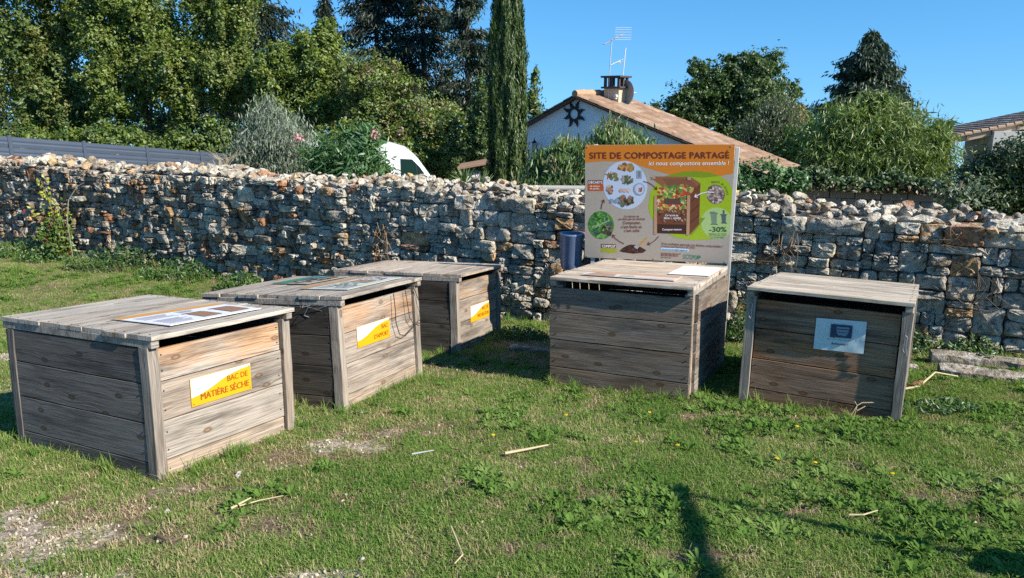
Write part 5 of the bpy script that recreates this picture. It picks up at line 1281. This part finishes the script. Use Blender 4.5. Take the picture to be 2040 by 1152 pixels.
broadleaf('olive_sapling', 'thin grey-leaved sapling in front of the block wall at the right', 'sapling', (6.6, 10.8), [(6.65, 10.8, .72, .28, .25, .25), (6.4, 10.8, .9, .18, .2, .15), (6.9, 10.8, .85, .16, .2, .2)], 520, .07, [(.10, .13, .09), (.13, .16, .11), (.07, .10, .06)], .3, .3, None, (.2, 1.1), tr=.02)

# ivy along the top of the block wall
iv = empty('ivy', (bw0.x + 3.2, bw0.y - 1.0, -1.8)); tag(iv, 'ivy and dry creeper trailing over the top of the concrete block wall', 'ivy'); io = np.array(iv.location)
n = 9000; t = RNG.random(n) ** .9 * .86; base_ = np.array(bw0)[None] + np.array(bd_)[None] * t[:, None]
prof = .34 - .10 * t + .10 * np.sin(t * 30) + .07 * np.sin(t * 71 + 1)
v_ = RNG.random(n); P = base_ + np.stack([RNG.normal(0, .05, n), -.14 + RNG.normal(0, .13, n), -.02 + v_ * (prof + .02) ], 1)
col = tints(n, [(.05, .095, .025), (.07, .12, .03), (.035, .065, .02)]); dry = (v_ < .40) & (RNG.random(n) < .25 + .6 * t); col[dry] = np.array([.12, .07, .045]) * RNG.uniform(.6, 1.3, (dry.sum(), 1))
link('leaves', leaf_mesh('leaves', P - io, RNG.normal(0, .7, (n, 3)) + np.array([0, -1, .5]), .095, .075, col), iv)
st = MB()
for i in range(34):
    tt = random.random() * .86; p = bw0 + bd_ * tt - Vector(io) + Vector((0, -.16, random.uniform(-.1, .1)))
    st.tube([p, p + Vector((random.uniform(-.12, .12), -.08, -.15)), p + Vector((random.uniform(-.25, .25), -.05, -.28 + random.uniform(-.05, .12)))], [.012, .009, .004], 4)
st.build('dry_stems', plain('dry_twig', (.26, .20, .14), .9), iv)

# ------------------------------------------------------------------ small plants and things at the foot of the wall
def sapling():
    x, y = -7.35, 11.72; bz = float(gz(x, y)); root = empty('young_shrub', (x, y, bz)); tag(root, 'yellow-green young shrub with pale stems against the left of the stone wall', 'shrub')
    st = MB(); P = []; C = []
    for i in range(17):
        h = random.uniform(.8, 1.35) if i < 5 else random.uniform(.4, .85); lx, ly = random.uniform(-.42, .36), random.uniform(-.15, .05)
        pts = [(random.uniform(-.12, .12), 0, 0), (lx * .4, ly * .4, h * .5), (lx, ly, h)]; st.tube(pts, [.012, .009, .003], 5)
        for _ in range(46):
            t = random.uniform(.2, 1.0); a, b = (pts[0], pts[1]) if t < .5 else (pts[1], pts[2]); q = (t * 2) % 1 if t < 1 else 1
            P.append([a[k] + (b[k] - a[k]) * q + random.gauss(0, .05) for k in range(3)]); C.append(t)
    P = np.array(P); C = np.array(C)
    col = tints(len(P), [(.09, .15, .02), (.13, .19, .03), (.07, .12, .02)]); hi = (P[:, 2] > .72) & (RNG.random(len(P)) < .8); col[hi] = np.array([.34, .34, .03]) * RNG.uniform(.7, 1.2, (hi.sum(), 1)); rd = RNG.random(len(P)) < .07; col[rd] = (.16, .02, .015)
    link('leaves', leaf_mesh('leaves', P, RNG.normal(0, .6, (len(P), 3)) + np.array([.4, -.6, .6]), .075, .045, col), root)
    MB().tube([(.10, .0, 0), (.16, -.1, .65), (.22, -.08, 1.0), (.38, -.05, 1.22), (.48, -.02, 1.27)], [.008, .007, .006, .004, .002], 6).tube([(.38, -.05, 1.22), (.34, -.05, 1.30)], .005, 5).build('pale_stem', plain('pale_twig', (.30, .25, .19), .9), root)
    st.build('stems', plain('green_twig', (.16, .15, .07), .9), root)
sapling()
WEEDG = [(.045, .105, .018), (.065, .135, .024), (.032, .080, .015), (.09, .16, .03)]
def weed(label, x, y, rx, ry, h, n, L, cols=WEEDG, asp=.4):
    bz = float(gz(x, y)); root = empty('weed_clump', (x, y, bz)); tag(root, label, 'weeds', 'weeds at the foot of the stone wall')
    a = RNG.uniform(0, 6.28, n); r = np.sqrt(RNG.random(n)); hh_ = RNG.random(n)
    P = np.stack([np.cos(a) * r * rx, np.sin(a) * r * ry, .015 + hh_ * h * (1.1 - r * .7)], 1)
    P[:, 2] += gz(P[:, 0] + x, P[:, 1] + y) - bz
    link('leaves', leaf_mesh('leaves', P, RNG.normal(0, .6, (n, 3)) + np.array([.2, -.5, .8]), L * RNG.uniform(.6, 1.3, n), L * asp * RNG.uniform(.7, 1.2, n), tints(n, cols)), root)
    st = MB()
    for i in range(10):
        q = random.uniform(0, 6.28); st.tube([(math.cos(q) * rx * .4, math.sin(q) * ry * .4, -.02), (math.cos(q) * rx * .6, math.sin(q) * ry * .6, h * .8)], .003, 4)
    st.build('stems', plain('weed_stem', (.12, .15, .05), .9), root)
weed('low green weeds at the wall foot, far left edge', -8.0, 12.0, .8, .3, .34, 900, .065)
weed('bushy weeds just left of the yellow-green young shrub', -7.7, 11.6, .4, .22, .25, 420, .06)
weed('dark green weeds at the wall foot right of the young shrub', -6.1, 11.05, .9, .28, .42, 1200, .06, WEEDG[:3])
weed('leafy weeds at the wall foot left of the second bin lid', -4.9, 10.4, .6, .25, .32, 800, .06)
weed('bright weeds in the grass just left of the second bin lid', -3.75, 9.7, .32, .22, .30, 420, .07, WEEDG[1:])
weed('low green plant in the gap between the board post and the rightmost bin', 2.25, 6.75, .16, .14, .42, 420, .05, WEEDG[:3])
weed('trailing green plants right of the rightmost bin, against the wall', 3.55, 6.25, .40, .18, .24, 620, .045)
weed('rounded green plant on the bank at the foot of the right wall', 4.1, 6.1, .26, .13, .20, 460, .05, WEEDG[1:])
weed('small green sprig on the stone slab near the right edge', 3.98, 5.72, .09, .06, .15, 90, .05, WEEDG[1:])
weed('shaded weeds on the soil between the third and fourth bins', .02, 6.95, .34, .16, .13, 420, .05, WEEDG)
weed('dark weeds beside the right foot of the rightmost bin', 2.86, 4.52, .28, .12, .10, 320, .045, WEEDG[:3])
# dead creeper roots on the wall
cr = empty('dead_creeper', (-3.3, 9.8, float(gz(-3.3, 9.75)))); tag(cr, 'dead brown creeper roots clinging to the stone wall above the second bin', 'creeper')
cro = Vector(cr.location); mb = MB()
for i in range(15):
    s = SC[5] - random.uniform(-.25, .55); z1 = random.uniform(.55, .95); pts = []
    for q in range(7):
        t = q / 6; w = to_world(s - .55 * t * random.uniform(.9, 1.1) + random.gauss(0, .02), z1 - t * (z1 + .05) * random.uniform(.85, 1.0), .065 + random.uniform(-.02, .02)); pts.append(Vector(w) - cro)
    mb.tube(pts, [.006, .008, .009, .008, .007, .005, .002], 4)
mb.build('roots', plain('dead_root', (.20, .15, .11), .95, .1, 0, .3, 20), cr)
for lab, s0, zt, nn, ln in (('dry brown twigs hanging on the wall left of the third bin lid', 6.75 + .6, .85, 9, .4), ('hanging dry grass roots on the wall right of the third bin', 5.35 + .35, .62, 10, .4), ('dry brown stems on the wall between the second bin and the young shrub', 12.1, .60, 12, .55), ('dry grass tuft poking from the wall above the rightmost bin', 6.0, 1.02, 6, .22)):
    w0 = Vector(to_world(s0, zt, .08)); root = empty('dry_twigs', w0); tag(root, lab, 'twigs', 'dry twigs on the stone wall'); mb = MB()
    for i in range(nn):
        a = random.uniform(-.10, .10); pts = [Vector(to_world(s0 + a, zt + random.uniform(-.05, .05), .07)) - w0]
        for q in range(1, 5): pts.append(Vector(to_world(s0 + a + random.gauss(0, .03) * q, zt - ln * q / 4 * random.uniform(.6, 1), .09 + random.uniform(0, .03))) - w0)
        mb.tube(pts, [.004, .004, .003, .003, .0015], 4)
    mb.build('stems', plain('hay_brown', (.27, .18, .10), .95), root)
# dry stalks standing on the wall, left
x_ = to_world(SC[5] + 1.35, 1.12, -.3); rt = empty('dry_stalks', x_); tag(rt, 'pale dry grass stalks sprouting from the top of the wall left of the olive', 'dry grass'); mb = MB()
for i in range(16): mb.tube([(random.uniform(-.04, .04), 0, -.05), (random.uniform(-.1, .2), -.03, .15), (random.uniform(-.2, .5), -.05, .22 + random.uniform(0, .14))], [.004, .003, .001], 4)
mb.build('stalks', STRAW, rt)

# stone slabs and edging on the right, under the wall
def slab(label, cx, cy, L, Wd, T, yaw, tilt=0.0):
    bz = float(gz(cx, cy)); bm = bmesh.new(); bmesh.ops.create_cube(bm, size=1.0)
    bmesh.ops.subdivide_edges(bm, edges=[e for e in bm.edges if abs(e.verts[0].co.x - e.verts[1].co.x) > .5], cuts=9); 
    for v in bm.verts: v.co = Vector((v.co.x * L, v.co.y * Wd * random.uniform(.82, 1.05), v.co.z * T + random.uniform(-.008, .008)))
    bmesh.ops.bevel(bm, geom=list(bm.edges), offset=.006, segments=1, affect='EDGES')
    me = bpy.data.meshes.new('slab'); bm.to_mesh(me); bm.free()
    a = me.color_attributes.new('tint', 'FLOAT_COLOR', 'POINT'); c = np.tile(np.array([.34, .29, .23, 1.0], np.float32), len(me.vertices)); a.data.foreach_set('color', c); me.materials.append(STONE)
    o = link('stone_slab', me); o.location = (cx, cy, bz + T * .3); o.rotation_euler = (tilt, 0, yaw); tag(o, label, 'stone slab', 'stone edging below the wall'); return o
slab('long weathered stone edging slab below the wall at the right edge', 4.15, 5.62, 1.25, .16, .10, R(-22))
slab('low flat stone slab in the grass at the right edge, nearer than the edging', 3.75, 5.30, .75, .16, .07, R(-24), .1)
slab('flat stone behind the right front corner of the rightmost bin', 3.12, 5.72, .5, .12, .06, R(-20))
slab('pale edging stone between the third and fourth bins', .22, 6.42, .5, .10, .05, R(-14))
# white stones and sticks lying on the lawn
def pebble(label, x, y, s, tint=(.62, .58, .52)):
    V = rubble(s, .8); bz = float(gz(x, y)); o = link('white_stone', mesh_np('white_stone', V, ICF, np.array(tint), False, STONE)); o.location = (x, y, bz + s * .35); tag(o, label, 'stone'); return o
pebble('small round white stone on the lawn in front of the nearest bin', -1.64, 3.08, .024, (.78, .76, .72)); pebble('angular white stone beside the right foot of the nearest bin', -1.47, 3.53, .03, (.72, .68, .6))
pebble('flat pale stone in the grass at the foot of the second bin', -1.02, 4.55, .028)
pebble('pale stone at the bottom edge left of centre', -.62, 2.62, .022)
pebble('rust coloured stone right of the rightmost bin', 3.0, 5.05, .07, (.30, .17, .09))
def stick(label, pts, r, m=STRAW):
    P = [Vector((x, y, float(gz(x, y)) + h)) for x, y, h in pts]; root = empty('stick', P[0]); tag(root, label, 'stick')
    MB().tube([p - P[0] for p in P], [r * (1 - .5 * i / (len(P) - 1)) for i in range(len(P))], 6).build('stem', m, root); return root
stick('long straight pale straw stick in the middle of the lawn', [(-.04, 3.72, .03), (.08, 3.77, .035), (.21, 3.84, .04)], .009)
stick('thin curved yellow twig near the bottom edge', [(-.27, 2.84, .03), (-.25, 2.76, .04), (-.22, 2.66, .035), (-.20, 2.58, .04), (-.23, 2.53, .03)], .005)
stick('pale straw lying left of centre below the nearest bin', [(-1.33, 3.06, .03), (-1.27, 3.16, .04)], .007)
stick('slim bent straw pointing right below the nearest bin', [(-1.30, 3.09, .03), (-1.22, 3.14, .035), (-1.12, 3.18, .04)], .004)
stick('thin straw stick in the grass below the rightmost bin', [(1.54, 2.95, .03), (1.60, 2.94, .035), (1.68, 2.97, .04)], .005)
stick('long dry branch lying right of the rightmost bin', [(2.78, 4.95, .03), (3.0, 5.0, .04), (3.2, 5.15, .10), (3.42, 5.22, .05)], .010)
stick('whitish twig on the lawn left of the long straw stick', [(-.56, 3.70, .04), (-.44, 3.74, .045)], .006, plain('bleached_twig', (.36, .35, .32), .8))
stick('dark short twig in the grass near the bottom left', [(-1.55, 2.80, .02), (-1.48, 2.74, .03)], .008, BARK)
# straw sprig leaning on the rightmost bin
b5 = bin_matrix(5); p5 = b5 @ Vector((.25, -BINS[5][7] / 2 - .02, .12)); rt = empty('straw_sprig', p5); tag(rt, 'pale dry grass sprig leaning on the front of the rightmost bin', 'dry grass')
MB().tube([(-.02, -.01, -.12), (0, 0, 0), (.03, 0, .02), (.10, -.02, .03)], .0035, 5).tube([(-.05, -.01, -.10), (0, 0, 0), (-.02, 0, .03)], .003, 5).tube([(.0, -.01, -.03), (.05, -.01, .0)], .003, 5).build('stems', STRAW, rt)

# slim post with a side arm just outside the frame on the right: its shadow crosses the lawn
px_, py_ = 3.42, 1.62; pz_ = float(gz(px_, py_)); rt = empty('bracket_post', (px_, py_, pz_)); tag(rt, 'slim metal post with a side arm standing just outside the right of the lawn', 'post')
MB().tube([(0, 0, -.2), (0, 0, 2.02)], .022, 10).build('post', STEEL, rt); MB().box((-.12, -.55, 2.02), (.06, 1.25, .05), Matrix.Rotation(R(-12), 4, 'Z'), .004).build('arm', STEEL, rt)
MB().box((0, 0, 1.12), (.22, .03, .16), Matrix.Rotation(R(35), 4, 'Z'), .004).build('plate', STEEL, rt)

# ------------------------------------------------------------------ lawn
SRC = bpy.data.collections.new('lawn_sources')
def blade_tuft(name, nb, hmin, hmax, spread, width, lean, mat, seg=2):
    V, F = [], []
    for _ in range(nb):
        a = random.uniform(0, 6.28); r = spread * math.sqrt(random.random()); x, y = r * math.cos(a), r * math.sin(a); h = random.uniform(hmin, hmax)
        t = random.uniform(0, 6.28); ln = lean * random.uniform(.3, 1.4); dx, dy = math.cos(t), math.sin(t); sx, sy = -dy * width / 2, dx * width / 2
        b = len(V); c1, c2 = math.sin(ln * .5) * .5, math.sin(ln); z1, z2 = math.cos(ln * .5) * .5, max(.12, math.cos(ln))
        V += [(x - sx, y - sy, -.006), (x + sx, y + sy, -.006), (x + dx * h * c1 + sx * .8, y + dy * h * c1 + sy * .8, h * z1), (x + dx * h * c1 - sx * .8, y + dy * h * c1 - sy * .8, h * z1), (x + dx * h * c2, y + dy * h * c2, h * z2)]
        F += [[b, b + 1, b + 2, b + 3], [b + 3, b + 2, b + 4]]
    return src(name, V, F, mat)
def src(name, V, F, mat):
    o = bpy.data.objects.new(name, mesh_np(name, V, F, None, False, mat)); SRC.objects.link(o); return o
def rosette(name, nl, L, wd, rise, mat):
    V, F = [], []
    for i in range(nl):
        a = 6.283 * i / nl + random.uniform(-.4, .4); l = L * random.uniform(.6, 1.2); e = rise * random.uniform(.4, 1.5); dx, dy = math.cos(a), math.sin(a); b = len(V); w = wd * random.uniform(.7, 1.2)
        for q, ww, z in ((.08, .25, .3), (.45, 1.0, .9), (.75, .85, 1.0), (1.0, .08, .75)):
            V += [(dx * l * q * math.cos(e) - dy * w * ww / 2, dy * l * q * math.cos(e) + dx * w * ww / 2, l * math.sin(e) * z * q ** .5 + .004), (dx * l * q * math.cos(e) + dy * w * ww / 2, dy * l * q * math.cos(e) - dx * w * ww / 2, l * math.sin(e) * z * q ** .5 + .004)]
        F += [[b + 2 * k, b + 2 * k + 1, b + 2 * k + 3, b + 2 * k + 2] for k in range(3)]
    return src(name, V, F, mat)
GR = mat_blade('grass_blade', [(.0, (.088, .178, .036)), (.40, (.155, .258, .058)), (.68, (.225, .305, .082)), (.87, (.33, .34, .135)), (1.0, (.48, .43, .25))])
DRY = mat_blade('dry_blade', [(.0, (.26, .20, .10)), (.5, (.40, .32, .18)), (1.0, (.54, .45, .29))], .2)
WD = mat_blade('weed_leaf', [(.0, (.060, .125, .024)), (.5, (.115, .205, .042)), (1.0, (.21, .30, .085))], .3)
YF = mat_blade('yellow_petal', [(0, (.6, .42, .02)), (1, (.65, .48, .03))], .2, False)
for i in range(4): blade_tuft('grass_tuft', 22, .018, .045, .05, .0042, 1.15, GR)
for i in range(2): blade_tuft('tall_tuft', 26, .05, .12, .035, .0045, .75, GR)
for i in range(3): blade_tuft('dry_tuft', 16, .02, .05, .05, .004, 1.5, DRY)
for i in range(3): rosette('weed_rosette', 13, .066, .013, .40, WD)
rosette('clover_tuft', 22, .035, .016, .7, WD); rosette('clover_tuft', 10, .075, .014, .8, WD); rosette('clover_tuft', 16, .05, .026, .25, WD)
yo = MB().lathe([(.001, .0), (.010, .002), (.011, .005), (.001, .006)], 9); yo.v = [(v[0], v[1], v[2] + .045) for v in yo.v]; src('yellow_flower', yo.v, yo.f, YF)
PEB = plain('gravel_stone', (.47, .40, .31), .9, .1, 0, .25, 30)
GS = bpy.data.collections.new('gravel_sources')
for i in range(4): GS.objects.link(bpy.data.objects.new('pebble', mesh_np('pebble', rubble(.009, .65), ICF, None, False, PEB)))
order = sorted(SRC.objects, key=lambda o: o.name); IDX = {}
for i, o in enumerate(order): IDX.setdefault(o.name.split('.')[0], []).append(i)

def scatter(name, P, rot, scale, idx, coll, label, cat):
    me = bpy.data.meshes.new(name); n = len(P); me.vertices.add(n); me.vertices.foreach_set('co', P.astype(np.float32).ravel())
    for nm, typ, arr, key in (('rot', 'FLOAT_VECTOR', rot, 'vector'), ('siz', 'FLOAT', scale, 'value'), ('pick', 'INT', idx, 'value')):
        a = me.attributes.new(nm, typ, 'POINT'); a.data.foreach_set(key, np.ascontiguousarray(arr.ravel().astype(np.int32 if typ == 'INT' else np.float32)))
    o = link(name, me); tag(o, label, cat, kind='stuff')
    ng = bpy.data.node_groups.new(name, 'GeometryNodeTree'); ng.interface.new_socket('Geometry', in_out='INPUT', socket_type='NodeSocketGeometry'); ng.interface.new_socket('Geometry', in_out='OUTPUT', socket_type='NodeSocketGeometry')
    nd = ng.nodes; gi, go = nd.new('NodeGroupInput'), nd.new('NodeGroupOutput'); ip = nd.new('GeometryNodeInstanceOnPoints'); ci = nd.new('GeometryNodeCollectionInfo')
    ci.inputs['Collection'].default_value = coll; ci.inputs['Separate Children'].default_value = True; ci.inputs['Reset Children'].default_value = True; ip.inputs['Pick Instance'].default_value = True
    def na(nm, typ): x = nd.new('GeometryNodeInputNamedAttribute'); x.data_type = typ; x.inputs['Name'].default_value = nm; return x.outputs['Attribute']
    l = ng.links; l.new(gi.outputs[0], ip.inputs['Points']); l.new(ci.outputs[0], ip.inputs['Instance']); l.new(na('pick', 'INT'), ip.inputs['Instance Index']); l.new(na('rot', 'FLOAT_VECTOR'), ip.inputs['Rotation']); l.new(na('siz', 'FLOAT'), ip.inputs['Scale']); l.new(ip.outputs[0], go.inputs[0])
    md = o.modifiers.new('scatter', 'NODES'); md.node_group = ng
    return o
binv = {k: np.array(bin_matrix(k).inverted()) for k in BINS}
def outside_bins(x, y, mar=.0):
    ok = np.ones(len(x), bool); z = gz(x, y); Q = np.stack([x, y, z, np.ones(len(x))], 1)
    for k in BINS:
        W, D = BINS[k][6:8]; q = Q @ binv[k].T; ok &= ~((np.abs(q[:, 0]) < W / 2 + mar) & (np.abs(q[:, 1]) < D / 2 + mar))
    return ok
def sample(n, x0, x1, y0, y1):
    x = RNG.uniform(x0, x1, n); y = RNG.uniform(y0, y1, n); ok = (np.abs(x) < .74 * y + .45) & (wall_dist(x, y) < -.02) & outside_bins(x, y, -.02); return x[ok], y[ok]
def pickof(names, n): 
    a = np.concatenate([IDX[k] for k in names]); return a[RNG.integers(0, len(a), n)]
xs, ys, ii, ss_ = [], [], [], []
def put(x, y, names, lo, hi): xs.append(x); ys.append(y); ii.append(pickof(names, len(x))); ss_.append(RNG.uniform(lo, hi, len(x)))
# short turf, thinner over soil and gravel
for (n, b) in ((125000, (-6, 6, 2.0, 8.2)), (34000, (-10.5, -1.5, 5.5, 13.2))):
    x, y = sample(n, *b); g, s = cover(x, y); keep = RNG.random(len(x)) < (1 - .93 * g) * (1 - .72 * s); x, y = x[keep], y[keep]; g, s = g[keep], s[keep]
    lush = sstep(-.25, .55, vnoise(x, y, 1.6, 2) + .25 * np.clip(x, -2, 2)); d_ = RNG.random(len(x)) < (.08 + .17 * (1 - lush) + .33 * s)
    put(x[~d_], y[~d_], ['grass_tuft'], .5, 1.1); put(x[d_], y[d_], ['dry_tuft'], .5, 1.1)
# broad-leaved weeds, in patches, denser to the right
x, y = sample(48000, -6, 5, 2.0, 8.2); g, s = cover(x, y); m = vnoise(x, y, 3.2, 4) + .5 * vnoise(x, y, 9.0, 8)
keep = RNG.random(len(x)) < sstep(.05, .8, m + .30 * np.clip(x - .3, -1.3, 1.2)) * (1 - g) * (1 - .75 * s) * 1.0; put(x[keep], y[keep], ['weed_rosette', 'clover_tuft'], .35, 1.2)
x, y = sample(16000, -10.5, -2, 6.2, 13); m = vnoise(x, y, 2.4, 4); g, s = cover(x, y); keep = RNG.random(len(x)) < sstep(-.1, .6, m) * (1 - g) * .8; put(x[keep], y[keep], ['weed_rosette', 'clover_tuft', 'tall_tuft'], .7, 1.3)
# taller grass along the bins and the wall
x, y = sample(60000, -6, 5.5, 2.4, 8.4); near = outside_bins(x, y, .0) & ~outside_bins(x, y, .10); keep = near & (RNG.random(len(x)) < .42); put(x[keep], y[keep], ['tall_tuft', 'grass_tuft'], .6, 1.15)
x, y = sample(26000, -10.5, 5.5, 5, 13.3); wd_ = wall_dist(x, y); g, s = cover(x, y); keep = (wd_ > -.5) & (RNG.random(len(x)) < .35 * (1 - .7 * s)); put(x[keep], y[keep], ['tall_tuft', 'dry_tuft'], .7, 1.5)
x = np.array([1.95, 1.42, 1.62, .95, .72, .35, -.12, .9, 1.75]); y = np.array([3.35, 3.55, 3.52, 3.78, 3.85, 4.35, 4.0, 4.42, 4.1]); put(x, y, ['yellow_flower'], .9, 1.2)
X, Y = np.concatenate(xs), np.concatenate(ys); n = len(X)
ROT = np.stack([RNG.normal(0, .08, n) - .06, RNG.normal(0, .08, n), RNG.uniform(0, 6.28, n)], 1)
scatter('grass', np.stack([X, Y, gz(X, Y)], 1), ROT, np.concatenate(ss_), np.concatenate(ii), SRC, 'short patchy lawn of grass, dry thatch and broad-leaved weeds', 'grass')
x, y = sample(150000, -7, 4, 2.0, 7.5); g, s = cover(x, y); keep = RNG.random(len(x)) < (g ** 1.5 * .36 + .03 * s + .006); x, y = x[keep], y[keep]; n = len(x)
scatter('gravel', np.stack([x, y, gz(x, y) + .003], 1), RNG.uniform(0, 6.28, (n, 3)), RNG.uniform(.3, 1.35, n) ** 1.4, RNG.integers(0, 4, n), GS, 'pale limestone gravel showing through the lawn', 'gravel')
